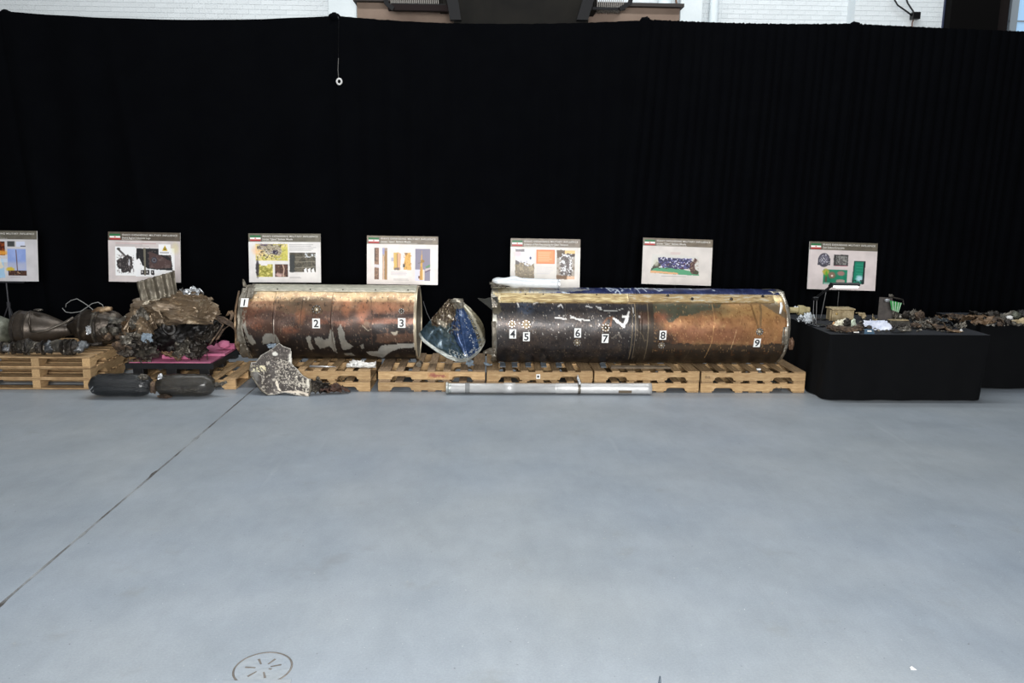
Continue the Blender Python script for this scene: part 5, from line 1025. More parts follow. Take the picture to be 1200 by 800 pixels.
# smaller separate scraps on the foam
for lb, px, py, Y, w_, d_, sd, m, rt in (('grey folded scrap with sharp fins on the front of the pink foam', 214, 425, 9.14, .26, .2, 90, GREYMET, (60, -20, 10)), ('dark bent bracket on the right of the pink foam', 234, 416, 9.24, .34, .26, 91, DARKMET, (62, -28, 0)),
        ('curved brown strip lying left on the pink foam', 202, 426, 9.12, .26, .08, 92, BROWNMET, (50, 18, 0)), ('upright dark scrap leaning on the black motor', 226, 408, 9.2, .28, .26, 93, DARKMET, (75, 30, 8))):
    wreck('metal_scrap', lb, 'debris', place(sheet_mb(w_, d_, .07, sd, 26, 2, 3.5), at(px, py, Y), rt, rest=tp+.034), m, 'scraps lying on the pink foam', solid=.005)
tag(obj('handle_loop', MB().tube([(-3.32, 9.16, tp+.036), (-3.32, 9.18, tp+.10), (-3.24, 9.2, tp+.11), (-3.235, 9.18, tp+.036)], .007, 6), DARKMET), 'small dark wire loop standing on the pink foam', 'debris')

# wrapped gas bottles on the floor
WRAP1 = mat('dark_wrapped_bottle', (15, 17, 19), .2, 0, (34, 36, 38), 6, .9, 20, coat=.4, stretch=(1, 5, 5)); WRAP2 = mat('olive_wrapped_bottle', (20, 18, 14), .2, 0, (50, 45, 36), 6, .9, 22, coat=.5, stretch=(1, 5, 5))
def bottle(label, a, b, r, m, sd, neck):
    L_ = (b-a).length; d = (b-a).normalized(); c0 = Vector((a.x, a.y, r*1.02+.004)); d = Vector((d.x, d.y, 0)).normalized()
    t = thing('wrapped_bottle', label, 'gas bottle', ((a.x+b.x)/2, (a.y+b.y)/2, 0), 'wrapped gas bottles on the floor')
    pr = [(0, .01), (.012, r*.42), (.05, r*.8), (.11, r*.97), (.18, r)]+[(.18+(L_-.36)*k/8, r*(1+.012*(k % 2))) for k in range(1, 9)]+[(L_-.11, r*.97), (L_-.05, r*.82), (L_-.015, r*.5), (L_, .01)]
    obj('bottle_body', MB().lathe(pr, c0, d, 36, wob=.009, seed=sd), m, t, smooth=True)
    for f in neck:
        q = c0+d*(L_*f); s_ = 1 if f > .5 else -1; obj('valve', MB().lathe([(0, .026), (.03, .024), (.035, .014), (.07, .014), (.07, .022), (.085, .022)], q-d*s_*.005, d*s_+Vector((0, 0, .1)), 12, wob=.006, seed=sd), GREYMET, t)
    return t, c0, d, L_
FILM = mat('pale_film_edge', (150, 154, 156), .3)
t, c0, d, L_ = bottle('left dark bottle wrapped in shiny black film on the floor', at(105, 455, 8.62), at(179, 455, 8.62), .125, WRAP1, 3, ())
for f, a_ in ((.06, 8), (.12, 10)): obj('film_crease', MB().tube([c0+d*(L_*f)+Vector((0, -.10, -.05)), c0+d*(L_*f+.05)+Vector((0, -.117, .0)), c0+d*(L_*f+.09)+Vector((0, -.10, .055))], .003, 5), FILM, t)
obj('tape_band', MB().tube([c0+d*(L_*.66)+Vector((0, -.095, -.06)), c0+d*(L_*.67)+Vector((0, -.118, .0)), c0+d*(L_*.685)+Vector((0, -.09, .065))], .005, 5), FILM, t)
obj('film_knot', place(lump_mb(.05, .05, .03, 9, .5, 3), c0+d*(L_*.9)+Vector((0, -.05, .10))), GREYMET, t)
t, c0, d, L_ = bottle('right olive bottle wrapped in clear film with bright valve end on the floor', at(182, 455, 8.60), at(253, 455, 8.66), .122, WRAP2, 7, (1.0,))
obj('film_knot', place(lump_mb(.03, .03, .03, 12, .5, 3), c0+d*(L_*.12)+Vector((0, -.04, .10))), ALU, t); obj('cap_end', place(lump_mb(.04, .03, .06, 15, .5, 3), c0+Vector((-.02, 0, -.02))), RUST, t)
obj('valve_tail', MB().tube([c0+d*L_+Vector((.05, 0, .0)), c0+d*L_+Vector((.12, .0, .03))], .016, 8), GREYMET, t)
obj('dirty_foot', place(lump_mb(.07, .04, .02, 16, .5, 3), c0+d*.12+Vector((0, -.07, -.092)), rest=.001), RUST, t)

# speckled grey panel leaning against the pallet
OUT = [(355, 402.5), (350, 404), (344, 403), (338, 402), (327, 407), (318, 411.5), (309, 413), (301, 419), (297, 424), (293.5, 427), (294, 436), (293, 442), (297, 446), (301, 453), (307, 459), (313, 463.5), (321, 463), (334, 460), (344, 461.5), (352, 464), (362, 466), (364.5, 456), (364, 444), (358, 441), (352, 436), (346, 431), (342, 424), (342, 412), (339, 405)]
OUT = [(327, 401.5), (331, 405), (336, 407), (340.5, 408.5), (341, 417), (342, 427), (348, 432), (355, 440), (361, 443), (364.5, 443.5), (364.5, 456), (362, 465.5), (351, 463.5), (342, 461.5), (333, 460), (320, 463), (314, 463), (306, 457), (300, 449), (296, 443), (293.5, 439), (293.5, 432), (295, 424), (300, 424), (306, 416), (313, 412), (320, 408)]
pa, pb = 8.66, 9.02; zb_, ztp = 0.006, at(327, 401.5, pb).z
def pan(px, py):
    f = min(1, max(0, (464-py)/62)); Y = pa+(pb-pa)*f; return at(px, py, Y)
cvp = Cv(290, 398, 368, 469, 4, (84, 78, 74)); cvp.mottle(290, 398, 368, 469, [(62, 58, 55), (86, 80, 76), (70, 64, 60), (96, 90, 85)], 6, 4)
cvp.flecks(306, 424, 366, 466, (186, 178, 164), .65, 2.0, .9, 6); cvp.flecks(322, 420, 348, 452, (190, 182, 168), .60, 1.2, .9, 16); cvp.flecks(346, 440, 366, 466, (214, 206, 190), .58, 2.2, .9, 26); cvp.flecks(293, 428, 312, 436, (226, 216, 180), .5, 2, .95, 3); cvp.flecks(293, 403, 345, 430, (190, 176, 166), .72, 1, .7, 8)
cvp.ell(322, 415, 3.4, 2.6, (236, 234, 224), .97, .4, 1, 2); cvp.ell(340, 420, 2.4, 6, (230, 226, 214), .95, .6, 1.2, 2); cvp.ell(362, 448, 3, 5, (222, 216, 200), .9, .6, 1.4, 2); cvp.line([(333, 460), (350, 459), (362, 462)], 3, (226, 214, 196), .95, 1); cvp.line([(324, 447), (328, 458)], 2.6, (224, 214, 196), .95, 1.4); cvp.line([(301, 437), (306, 440), (309, 446)], 1, (196, 190, 180), .8, 1)
cvp.ell(300, 440, 4, 7, (128, 128, 124), .6, .8, 2, 3)
for a_, b_ in zip(OUT, OUT[1:]+OUT[:1]): cvp.line([a_, b_], 1.7, (176, 172, 162), .85, .4)
bm = bmesh.new(); mbp = MB(); nx, ny = 120, 105; idx = {}
def inpoly(X, Y):
    ins = False
    for (ax_, ay_), (bx_, by_) in zip(OUT, OUT[1:]+OUT[:1]):
        if (ay_ > Y) != (by_ > Y) and X < (bx_-ax_)*(Y-ay_)/(by_-ay_)+ax_: ins = not ins
    return ins
pc = []
for j in range(ny):
    for i in range(nx):
        X, Y = 291+i*76/nx, 400+j*68/ny
        if inpoly(X+.3, Y+.3):
            f = []
            for di, dj in ((0, 0), (0, 1), (1, 1), (1, 0)):
                k = (i+di, j+dj)
                if k not in idx:
                    x_, y_ = 291+k[0]*76/nx, 400+k[1]*68/ny; idx[k] = len(mbp.v); p = pan(x_, y_); u_, v_ = (x_-293)/72, (y_-402)/64
                    p.y += .035*noise.noise(Vector((u_*2.4, v_*2.4, 2)))+.012*noise.noise(Vector((u_*8, v_*8, 7)))-.05*max(0, u_-.82)*2-.06*max(0, .12-u_)*2; p.z = max(p.z, .005); mbp.v.append(p); pc.append((x_, y_))
                f.append(idx[k])
            mbp.f.append(tuple(f))
bm.free(); pc = np.array(pc); c0 = Vector((-2.15, 8.8, 0))
tp_ = thing('speckled_wreck_sheet', 'grey torn sheet speckled with white paint leaning on the pallet front', 'debris', c0)
obj('panel_skin', mbp, mat('speckled_panel', (200, 200, 200), .5, .2, (1, 1, 1), 30, .25, 60, vc=True), tp_, smooth=True, solid=.009, cols=cvp.sample(pc[:, 0], pc[:, 1]))
obj('bent_lip', MB().tube([pan(363, 444)+Vector((0, -.01, 0)), pan(364.5, 452)+Vector((0, -.02, 0)), pan(362.5, 464)+Vector((0, -.015, .008))], [.01, .013, .01], 6), TORN, tp_, smooth=True)
obj('bent_lip', MB().tube([pan(294, 425), pan(293.5, 433)+Vector((0, -.02, 0)), pan(297, 443)+Vector((0, -.015, 0)), pan(306, 457), pan(314, 463)+Vector((0, 0, .01))], .009, 6), TORN, tp_, smooth=True)
obj('pale_blue_tab', place(sheet_mb(.11, .07, .02, 5, 12, 1, 3), pan(317, 406)+Vector((0, .06, 0)), (75, 0, 0)), mat('pale_blue_scrap', (146, 168, 188), .5), tp_, solid=.004)
# torn dark strip lying to the right of the panel
t = thing('torn_scrap', 'rusty black torn scrap on the floor right of the speckled panel', 'debris', on(388, 457, 0))
for k, (px, py, w_, d_, sd, m, rt) in enumerate(((376, 456, .26, .16, 101, DARKMET, (50, 10, 0)), (396, 454, .34, .12, 102, mat('sooty_rust', (42, 30, 26), .7, .2, (88, 62, 50), 12, .5, 30), (35, -8, 0)), (386, 458, .40, .10, 103, mat('sooty_rust', (0, 0, 0)), (25, 0, 5)), (371, 452, .12, .2, 104, GREYMET, (60, 30, 0)))):
    obj('torn_strip', place(sheet_mb(w_, d_, .05, sd, 26, 2, 5), at(px, py, 8.78), rt, rest=.003), m, t, smooth=True, solid=.004)
# pieces on the pallet in front of the first section
t_ = tag(obj('white_strip', MB().box(-1.60, -1.27, 9.0, 9.07, ZP2+.003, ZP2+.045, None), mat('white_strip_paint', (206, 206, 202), .4, .2, (180, 178, 172), 10, .2), bevel=.006), 'white painted metal strip at the right end of the pallet below tag 3', 'strip')
ms = sheet_mb(.34, .10, .03, 120, 30, 1, 5, .2); place(ms, (-1.43, 9.0, 0), (25, 2, 0), rest=ZP2+.002); wreck('ragged_white_scrap', 'ragged white scrap lying beside the white strip on the pallet', 'debris', ms, mat('white_strip_paint', (0, 0, 0)), solid=.004)
m = MB().tube([(-2.02, 9.02, ZP2+.012), (-1.85, 9.0, ZP2+.014), (-1.72, 9.0, ZP2+.012)], [.014, .010, .004], 8); tag(obj('silver_rod', m, ALU, smooth=True), 'short silver rod on the pallet right of the speckled panel', 'rod')
# chocks between deck boards and missile
CH = mat('blue_grey_chock', (84, 90, 96), .6, 0, (110, 116, 120), 10)
CHK = [(589, 'grey chock wedge at the left end of the long section'), (603, 'small grey chock just right of the leftmost wedge below tag 4'), (619, 'small grey chock standing below tag 5 on the pallet boards'), (637, 'small grey chock halfway between tags 5 and 6'), (655, 'small grey chock close to the left of tag 6'), (707, 'last grey chock, below tag 7 beside the brown bars')]
for i, (px, lb) in enumerate(CHK):
    x = at(px, 423, 9.1).x; tag(obj('chock', MB().prism([(x-.03, 9.06, ZP2+.001), (x-.03, 9.2, ZP2+.001), (x-.03, 9.2, ZP2+.03), (x-.03, 9.07, ZP2+.012)], (.065, 0, 0)), CH), lb, 'wedge', 'chocks under the long missile section')
x0, x1 = at(716, 424, 9.02).x, at(786, 424, 9.02).x
for i, (y, h, r_) in enumerate(((9.02, .0, .011), (9.06, .0, .013))):
    tag(obj('steel_bar', MB().box(x0+(i*.01), x1-i*.03, y-r_, y+r_, ZP2+.002, ZP2+.002+2*r_), mat('bar_brown', (84, 72, 58), .5, .3, (120, 106, 86), 10)), ['front brown steel bar lying along the long section below tag 8', 'rear brown steel bar lying against the long section below tag 8'][i], 'bar')
tag(obj('pipe_offcut', MB().lathe([(0, .03), (.1, .03), (.1, .022), (0, .022)], (at(500, 416, 9.1).x-.09, 9.04, ZP2+.031), (.1, 1, 0), 16), TORN), 'short grey pipe offcut under the left corner of the blue cone', 'pipe')
for i, (px, py, lb) in enumerate(((551, 419, 'pale scrap under the right side of the blue cone'), (572, 414, 'pale blue scrap between the cone and the long section'))):
    wreck('pale_scrap', lb, 'debris', place(sheet_mb(.11, .08, .02, 130+i, 12, 1, 3), at(px, py, 9.1), (20, 0, 20), rest=ZP2+.002), mat('pale_blue_scrap', (146, 168, 188), .5), solid=.004)
tag(obj('tan_chip', MB().box(at(889, 424, 8.98).x-.02, at(889, 424, 8.98).x+.025, 8.96, 8.99, ZP2+.001, ZP2+.02), PAPER), 'tiny pale chip on the pallet under tag 9', 'chip')

# ================================================================== tables
def cloth_table(label, x0, x1, y0, y1, zt, wav=18, seed=1, rc_=.14):
    t = thing('covered_table', label, 'table', ((x0+x1)/2, (y0+y1)/2, 0))
    # outline with rounded skirt corners
    def outline(z):
        s_ = 1-z/zt; rr = .012+rc_*s_; pts = []; o_ = .0+.03*s_
        cs = [(x1+o_-rr, y0-o_+rr, -90), (x1+o_-rr, y1+o_-rr, 0), (x0-o_+rr, y1+o_-rr, 90), (x0-o_+rr, y0-o_+rr, 180)]
        prev = None; res = []
        for cx_, cy_, a0 in cs:
            arcp = [(cx_+rr*math.cos(R(a0+90*i/8)), cy_+rr*math.sin(R(a0+90*i/8))) for i in range(9)]
            if res: 
                a_, b_ = res[-1], arcp[0]; res += [(a_[0]+(b_[0]-a_[0])*i/40, a_[1]+(b_[1]-a_[1])*i/40) for i in range(1, 40)]
            res += arcp
        a_, b_ = res[-1], res[0]; res += [(a_[0]+(b_[0]-a_[0])*i/40, a_[1]+(b_[1]-a_[1])*i/40) for i in range(1, 40)]
        cxm, cym = (x0+x1)/2, (y0+y1)/2; out = []
        for k, (x, y) in enumerate(res):
            w_ = .035*s_**.8*noise.noise(Vector((x*3.3+seed, y*3.3, 0)))*1.0+.012*s_*math.sin(k*.55+seed); d = Vector((x-cxm, y-cym, 0)).normalized(); out.append(Vector((x, y, z))+d*w_)
        return out
    rs = [outline(z) for z in [.012, zt*.12, zt*.25, zt*.4, zt*.55, zt*.7, zt*.85, zt*.95, zt*.985]]
    top = outline(zt); rs.append([Vector((p.x, p.y, zt)) for p in outline(zt*.999)])
    obj('table_cloth', MB().rings(rs, cap=False), CLOTH, t, smooth=True)
    o = MB().poly([Vector((p.x, p.y, zt)) for p in rs[-1]]); obj('cloth_top', o, mat('lit_cloth_top', (26, 29, 34), .8, 0, (34, 36, 42), 4, .15, 60, spec=.35), t)  # lighter copy of the cloth, light on the top put into its colour
    for x in (x0+.12, x1-.12):
        for y in (y0+.12, y1-.12): obj('leg', MB().tube([(x, y, .005), (x, y, zt-.04)], .014, 8), BLACKMET, t)
    obj('table_top', MB().box(x0+.01, x1-.01, y0+.01, y1-.01, zt-.035, zt-.006), BLACKMET, t)
ZT = .75
cloth_table('long table under a black cloth right of the missile sections', 3.80, 5.61, 8.54, 10.05, ZT, seed=2, rc_=.17)
cloth_table('second black covered table partly cut by the right frame edge', 5.86, 7.9, 9.12, 10.1, ZT+.03, seed=9)
Z1 = ZT+.002
# desk lamp
lb_ = on(957, 382, ZT); t = thing('desk_lamp', 'black desk lamp with jointed arm and lit tube head on the table', 'lamp', (lb_.x, lb_.y, ZT))
yb = lb_.y
obj('base', MB().lathe([(0.001, .085), (.012, .085), (.022, .07), (.026, .01)], (lb_.x+.01, yb, ZT), (0, 0, 1), 32), mat('lamp_base', (22, 24, 28), .25, .2), t, smooth=True)
k1 = at(955.5, 350, yb+.05); k2 = at(974, 334.5, yb+.1)
for dx in (-.018, .018): obj('lower_arm', MB().tube([(lb_.x-.03+dx, yb, ZT+.02), (k1.x+dx, k1.y, k1.z)], .006, 6), BLACKMET, t)
for dx in (-.006, .02): obj('upper_arm', MB().tube([(k1.x+dx, k1.y, k1.z+.01), (k2.x+dx, k2.y, k2.z)], .007, 6), BLACKMET, t)
obj('elbow_joint', MB().tube([k1+Vector((-.03, 0, 0)), k1+Vector((.03, 0, 0))], .022, 12), BLACKMET, t)
h0, h1 = at(976, 333.5, yb+.1), at(1004, 333.5, yb+.1)
obj('lamp_head', MB().rings([[Vector((x, h0.y+a_, h0.z+b_)) for a_, b_ in ((-.05, -.008), (-.045, .012), (-.02, .024), (.02, .024), (.045, .012), (.05, -.008))] for x in (h0.x-.02, h1.x+.02)]), mat('lamp_head_dark', (40, 42, 44), .4), t)
EM = mat('lit_lamp_tube', (255, 255, 255)); EM.node_tree.nodes['Principled BSDF'].inputs['Emission Color'].default_value = (1, 1, .96, 1); EM.node_tree.nodes['Principled BSDF'].inputs['Emission Strength'].default_value = 4
obj('light_tube', MB().box(h0.x+.02, h1.x+.0, h0.y-.045, h0.y+.03, h0.z-.03, h0.z-.012), EM, t)
# second, darker lamp arm behind
q0, q1 = at(962, 367, 9.6), at(968, 342, 9.6); t = thing('desk_lamp', 'second black lamp, only its thin rear arm showing behind the lit one', 'lamp', (q0.x, 9.6, ZT))
obj('base', MB().lathe([(.001, .07), (.014, .07), (.02, .01)], (q0.x, 9.6, ZT), (0, 0, 1), 24), BLACKMET, t); obj('arm', MB().tube([(q0.x, 9.6, ZT+.012), q1, at(972, 335, 9.5)], .006, 6), mat('dark_arm', (34, 34, 36), .4), t)
obj('head', MB().tube([at(972, 335, 9.5), at(980, 334, 9.4)], .02, 8), BLACKMET, t)
# items on the first table
def onT(px, py, z=ZT): p = on(px, py, z); p.z = z; return p
GB = 'wreck components spread on the first black table'
p = onT(988, 376.5); t = thing('tan_box', 'dusty tan metal box with a lit corner behind the white foam pieces', 'box', (p.x, p.y+.1, ZT), GB)
TB = mat('dusty_tan_metal', (140, 122, 90), .55, .2, (186, 170, 136), 10, .3, 30); bx = p.x
obj('case', MB().box(bx-.14, bx+.13, p.y, p.y+.18, Z1, Z1+.135), TB, t, bevel=.008); obj('lid', MB().box(bx-.15, bx+.14, p.y-.008, p.y+.19, Z1+.137, Z1+.155), TB, t, bevel=.005)
obj('knob', MB().lathe([(0, .012), (.02, .012), (.022, .004)], (bx-.09, p.y-.001, Z1+.09), (0, -1, 0), 12), mat('brass_knob', (206, 176, 110), .3, .7), t); obj('side_rib', MB().box(bx-.155, bx-.141, p.y+.03, p.y+.05, Z1, Z1+.13), TB, t)
PLAS = mat('clear_plastic_bag', (176, 182, 188), .2, 0, (206, 212, 216), 8, .5, 30)
def lumpT(name, label, cat, px, py, r, sd, m, amp=.45, frq=2.6, z=ZT, dy=0, g=GB, sub=4):
    p = onT(px, py, z); return wreck(name, label, cat, place(lump_mb(*r, sd, amp, sub, frq), (p.x, p.y+dy, 0), (0, 0, sd*31), rest=z+.002), m, g)
def sheetT(name, label, cat, px, py, w_, d_, am, sd, m, rt=(0, 0, 0), z=ZT, g=GB, rag=.25, n=26, f=2):
    p = onT(px, py, z); q = sheet_mb(w_, d_, am*.6, sd, n, f, 4, rag); place(q, (0, 0, 0), (rt[0]*.7, rt[1], rt[2])); zs = [v.z for v in q.v]; k = min(1, .11/(max(zs)-min(zs))); q.v = [Vector((v.x, v.y, v.z*k)) for v in q.v]
    return wreck(name, label, cat, place(q, (p.x, p.y, 0), rest=z+.002), m, g, solid=.004)
sheetT('plastic_bag', 'crumpled clear plastic bag at the left table corner', 'bag', 944, 378, .19, .18, .09, 210, PLAS, (10, 0, 0))
lumpT('crumpled_film', 'small heap of clear film beside the lamp base', 'bag', 946, 379.5, (.075, .05, .06), 211, PLAS, .5, 3)
p = onT(957, 375); tag(obj('tan_disc', MB().lathe([(0, .08), (.008, .08), (.01, .075), (.01, .01)], (p.x, p.y+.1, Z1), (0, 0, 1), 28), mat('dusty_disc', (64, 58, 46), .7)), 'flat dusty disc behind the lamp base', 'disc', GB)
FOAM = mat('white_green_foam', (196, 210, 190), .6, 0, (226, 232, 214), 9, .3, 30)
sheetT('white_foam_piece', 'white foam piece lit by the lamp, left of the pale green one', 'foam', 984, 384.5, .20, .18, .10, 220, mat('cream_foam', (220, 214, 190), .6, 0, (240, 236, 220), 9, .3), (50, -20, 0))
sheetT('white_foam_piece', 'pale green foam piece lit by the lamp', 'foam', 1001, 384, .20, .18, .10, 221, FOAM, (60, 24, 0))
sheetT('orange_wire_tangle', 'orange tinted bits at the left of the lit foam', 'debris', 979, 383, .08, .12, .04, 222, mat('orange_bits', (190, 130, 70), .6, 0, (230, 190, 140), 20), (30, 0, 0))
for i, (px, py, r, sd, lb) in enumerate(((976, 388, (.08, .04, .03), 230, 'charred brown lump at the left front of the foam pieces'), (990, 390, (.12, .035, .03), 231, 'charred brown lump in front of the foam pieces'), (1004, 389, (.06, .03, .03), 232, 'charred lump right of the foam pieces'), (992, 386.5, (.04, .03, .055), 233, 'dark upright stub between the two foam pieces'))): lumpT('charred_lump', lb, 'debris', px, py, r, sd, RUST if i != 3 else DARKMET, .55, 3)
t = thing('blue_label', 'small blue label card standing at the table front', 'label', onT(1019, 391.5), GB); p = onT(1019, 391.5); obj('card', MB().prism([(p.x-.06, p.y, Z1), (p.x+.06, p.y, Z1), (p.x+.05, p.y+.04, Z1+.05), (p.x-.04, p.y+.04, Z1+.05)], (0, .006, 0)), mat('blue_card', (60, 84, 104), .5), t); obj('card_print', MB().prism([(p.x-.02, p.y+.014, Z1+.024), (p.x+.03, p.y+.014, Z1+.024), (p.x+.028, p.y+.024, Z1+.037), (p.x-.018, p.y+.024, Z1+.037)], (0, .001, 0)), WHITEINK, t)
t = thing('black_label', 'small black label card with pale print left of the blue card', 'label', onT(1004, 391.5), GB); p = onT(1004, 391.5); obj('card', MB().prism([(p.x-.05, p.y, Z1), (p.x+.05, p.y, Z1), (p.x+.045, p.y+.03, Z1+.035), (p.x-.045, p.y+.03, Z1+.035)], (0, .006, 0)), BLACKPL, t); obj('card_print', MB().prism([(p.x-.03, p.y+.009, Z1+.012), (p.x+.03, p.y+.009, Z1+.012), (p.x+.028, p.y+.02, Z1+.026), (p.x-.028, p.y+.02, Z1+.026)], (0, .001, 0)), WHITEINK, t)
sheetT('tan_bracket', 'long tan torn bracket behind the white printed film', 'debris', 1022, 378, .34, .16, .06, 240, TB, (28, 4, 0)); sheetT('tan_fin', 'jagged tan fin at the left end of the long bracket', 'debris', 1010, 374, .12, .14, .04, 241, TB, (60, 30, 0))
sheetT('printed_film', 'white printed film sheet lying on the middle of the table', 'film', 1027, 386, .34, .22, .03, 242, mat('white_print_film', (176, 184, 204), .4, 0, (222, 226, 236), 14, .2, 30), (6, 0, 0), rag=.15); sheetT('pink_strip', 'thin pinkish strip between foam and printed film', 'debris', 1010, 382, .2, .05, .02, 243, mat('pinkish_strip', (150, 110, 110), .6), (10, 0, -5))
for i, (px, py) in enumerate(((1008, 386), (1014, 384.5), (1018, 388))): lumpT('dark_bit', ['dark bit left of the blue card', 'dark bit above the blue card', 'dark bit on the near edge of the printed film'][i], 'debris', px, py, (.04, .03, .03), 250+i, DARKMET, .5, 3, sub=3)
# upright grey plate with circuit board behind
p = at(1036, 371, 9.25); t = thing('circuit_unit', 'upright grey plate with a tilted green circuit board on the table', 'electronics', (p.x, 9.25, ZT), GB)
a, b, c_, d_ = at(1029, 371, 9.25), at(1047, 371, 9.25), at(1046, 349, 9.3), at(1031, 348, 9.3); obj('back_plate', MB().prism([(a.x, a.y, Z1), (b.x, b.y, Z1), c_, d_], (0, .012, 0)), mat('grey_dusty_plate', (70, 66, 64), .5, .2, (96, 90, 86), 10), t)
a, b, c_, d_ = at(1043, 352, 9.16), at(1057, 355, 9.16), at(1053, 366, 9.12), at(1045, 363, 9.12); obj('circuit_board', MB().prism([a, b, c_, d_], (0, .008, 0)), mat('green_board', (50, 126, 66), .4, 0, (70, 150, 84), 20), t)
for f in (.2, .45, .7, .9): obj('board_rail', MB().tube([a.lerp(b, f)+Vector((0, -.006, 0)), d_.lerp(c_, f)+Vector((0, -.006, 0))], .004, 5), mat('pale_rail', (190, 200, 190), .4), t)
obj('connector', place(lump_mb(.03, .02, .02, 9, .3, 3), at(1044, 346.5, 9.2)), GREYMET, t); obj('connector', place(lump_mb(.03, .02, .02, 10, .3, 3), at(1040, 352, 9.2)), ALU, t)
obj('dark_frame', MB().tube([at(1045, 348, 9.17), at(1058, 351, 9.17), at(1059, 357, 9.16)], .009, 6), DARKMET, t); obj('support_post', MB().tube([at(1050, 364, 9.14), (at(1050, 364, 9.14).x, 9.14, Z1)], .012, 6), DARKMET, t)
p = onT(1054, 374); tag(obj('metal_cylinder', MB().lathe([(0, .03), (.002, .042), (.055, .042), (.06, .034), (.06, .01)], (p.x, p.y, Z1), (0, -.3, 1), 20), GREYMET, smooth=True), 'small pale grey cylinder standing under the green circuit board', 'component', GB)
for i, (px, py, r, m, lb) in enumerate(((1047, 375, (.045, .04, .05), GREYMET, 'grey knob left of the small cylinder'), (1062, 375, (.05, .04, .05), DARKMET, 'dark lump right of the small cylinder'), (1070, 377, (.05, .04, .06), GREYMET, 'grey stubby lump near the table centre'), (1077, 378, (.06, .05, .06), RUST, 'rusty orange lump near the table centre'))): lumpT('component_lump', lb, 'debris', px, py, r, 260+i, m, .5, 3)
p = onT(1056, 384.5); t = thing('metal_channel', 'dusty metal channel casting on the front right of the table', 'debris', (p.x, p.y, ZT), GB)
obj('channel_body', MB().prism([(p.x-.13, p.y-.0, Z1), (p.x+.13, p.y, Z1), (p.x+.13, p.y+.06, Z1+.07), (p.x-.10, p.y+.06, Z1+.08)], (0, .03, 0)), GREYMET, t, bevel=.006); obj('channel_top', MB().box(p.x-.10, p.y*0+p.x+.12, p.y+.06, p.y+.14, Z1+.075, Z1+.085), TB, t, bevel=.003)
for k in range(5): obj('lug', place(lump_mb(.018, .015, .02, k, .4, 2), (p.x-.1+k*.05, p.y-.01, Z1+.02)), DARKMET, t)
for i, (px, py, w_, sd) in enumerate(((1050, 389.5, .22, 270), (1060, 388.5, .16, 271))): sheetT('dark_fragment', ['dark jagged fragment at the table front edge', 'pale edged fragment right of the dark jagged one'][i], 'debris', px, py, w_, .09, .03, sd, [DARKMET, GREYMET][i], (15, 0, 0))
for i, (px, py, w_, d_, sd, m, lb, rt) in enumerate(((1083, 384, .24, .22, 280, GREYMET, 'crumpled grey sheet right of the channel casting', (25, 10, 0)), (1097, 386, .36, .2, 281, RUST, 'large brown crumpled sheet on the right half of the table', (14, 6, 0)), (1110, 389, .34, .12, 282, BROWNMET, 'narrow brown strip reaching the right front of the table', (8, 3, -8)),
        (1092, 380, .2, .16, 283, DARKMET, 'dark sheet behind the large brown one', (20, 0, 0)), (1112, 384, .32, .14, 284, mat('blue_black_sheet', (34, 38, 42), .4, .4, (60, 66, 70), 8), 'bluish black curved sheet at the right end of the table', (18, 8, -6)), (1126, 386, .18, .08, 285, GREYMET, 'grey twisted bracket at the right end of the table', (30, 0, 20)),
        (1104, 378.5, .34, .2, 286, BROWNMET, 'brown torn sheet at the back right of the table', (24, 4, 0)), (1118, 375, .26, .22, 287, RUST, 'orange brown folded sheet standing at the back right of the table', (52, 10, 0)), (1073, 385, .12, .10, 288, RUST, 'small brown sheet beside the channel casting', (30, 0, 0)), (1120, 379.5, .2, .1, 289, DARKMET, 'thin black sheet below the orange brown one', (12, 0, 0)))):
    sheetT('torn_sheet', lb, 'debris', px, py, w_, d_, .07, sd, m, rt)
p = onT(1126, 389.5); tag(obj('white_ball', place(lump_mb(.017, .017, .017, 3, .1, 3), (p.x, p.y, 0), rest=ZT+.004), WHITEP, smooth=True), 'round white ball at the tip of the narrow brown strip', 'ball', GB)
# second table
G2 = 'wreck components spread on the second black table'; Z2t = ZT+.03
for i, (px, py, w_, d_, sd, m, lb, rt) in enumerate(((1139, 379, .36, .2, 300, BROWNMET, 'brown sheet at the left end of the second table', (20, 6, 0)), (1152, 381, .30, .14, 301, BROWNMET, 'tan curved sheet at the front of the second table', (14, -10, 0)), (1146, 374, .3, .2, 302, DARKMET, 'dark ragged sheet at the back left of the second table', (30, 0, 0)), (1166, 381, .3, .12, 303, RUST, 'brown strip at the front middle of the second table', (10, 0, 6)), (1196, 380, .26, .1, 304, TB, 'pale tan strip at the right frame edge of the second table', (12, 0, 0)), (1178, 374, .3, .18, 305, GREYMET, 'grey sheet at the back of the second table', (26, 6, 0)))):
    sheetT('torn_sheet', lb, 'debris', px, py, w_, d_, .06, sd, m, rt, z=Z2t, g=G2)
rg = random.Random(4)
names2 = ['wiry black cluster left of centre on the second table', 'round dark coil on the second table behind the tan sheet', 'small pale speckled lump on the second table', 'white faced bit at the middle right of the second table', 'dark gear lump at the right of the second table', 'dull green lump near the right frame edge', 'black lump at the back right of the second table', 'grey nut like lump at the front right of the second table', 'rusty bit at the second table front']
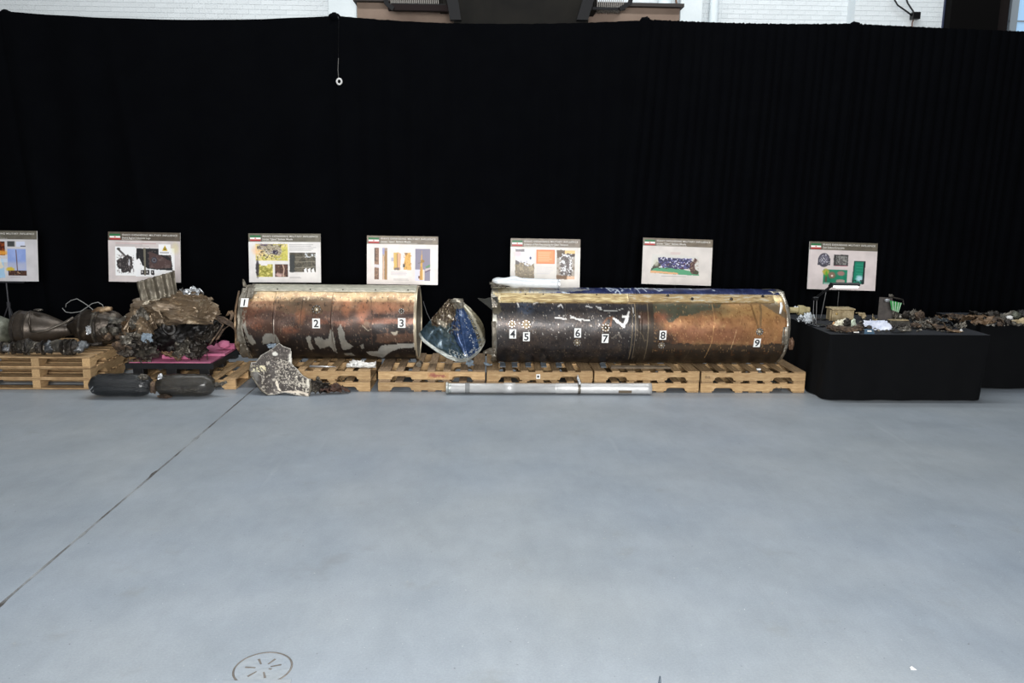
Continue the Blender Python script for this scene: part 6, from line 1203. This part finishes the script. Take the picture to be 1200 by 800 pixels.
for i, (px, py, s_) in enumerate(((1161, 375, .06), (1166, 373, .05), (1174, 380, .045), (1183, 376, .035), (1181, 381, .04), (1190, 376, .055), (1197, 373, .06), (1188, 382, .03), (1171, 383, .03))):
    lumpT('component_lump', names2[i], 'debris', px, py, (s_, s_*.8, s_*.8), 310+i, [DARKMET, DARKMET, GREYMET, WHITEP, DARKMET, mat('tank_green_grey', (0, 0, 0)), BLKM, GREYMET, RUST][i], .6, 3.2, z=Z2t, g=G2, sub=3)
# crumbs of wreckage scattered over both table tops
mb = MB(); rg = random.Random(12)
for k in range(150):
    px = rg.uniform(972, 1118); p = onT(px, rg.uniform(378, 390)); s_ = rg.uniform(.006, .018); l_ = lump_mb(s_*1.5, s_, s_*.8, k, .5, 1, 2); place(l_, (p.x, p.y, 0), (0, 0, k*30), rest=ZT+.0015); n = len(mb.v); mb.v += l_.v; mb.f += [tuple(q+n for q in f) for f in l_.f]
for k in range(80):
    p = on(rg.uniform(1140, 1215), rg.uniform(375, 383), Z2t); s_ = rg.uniform(.008, .02); l_ = lump_mb(s_*1.5, s_, s_*.8, k, .5, 1, 2); place(l_, (p.x, p.y, 0), (0, 0, k*30), rest=Z2t+.0015); n = len(mb.v); mb.v += l_.v; mb.f += [tuple(q+n for q in f) for f in l_.f]
tag(obj('wreck_crumbs', mb, GREYMET), 'tiny grey crumbs of wreckage scattered between the table items', 'debris', kind='stuff')

# slim dark post whose pointed tip shows at the lower frame edge
p = at(773.5, 792, 2.3); t = thing('stanchion', 'pointed dark tip of a slim post at the bottom frame edge', 'post', (p.x, 2.3, 0))
PN = mat('stanchion_paint', (44, 56, 66), .4, .1)
obj('pole', MB().tube([(p.x, 2.3, .012), (p.x, 2.3, p.z-.06), (p.x, 2.3, p.z-.03), (p.x, 2.3, p.z)], [.008, .0065, .0055, .002], 12), PN, t, smooth=True)
obj('base', MB().lathe([(0.001, .12), (.01, .12), (.02, .03), (.024, .009)], (p.x, 2.3, 0), (0, 0, 1), 24), PN, t, smooth=True)
# small paint chip on the floor near the front right
p = on(1069, 783, 0); tag(obj('paint_chip', MB().prism([(p.x-.012, p.y-.012, .001), (p.x+.012, p.y-.014, .001), (p.x+.006, p.y+.016, .001), (p.x-.008, p.y+.008, .001)], (0, 0, .002)), PAPER), 'tiny pale paper chip on the floor near the lower right', 'chip')
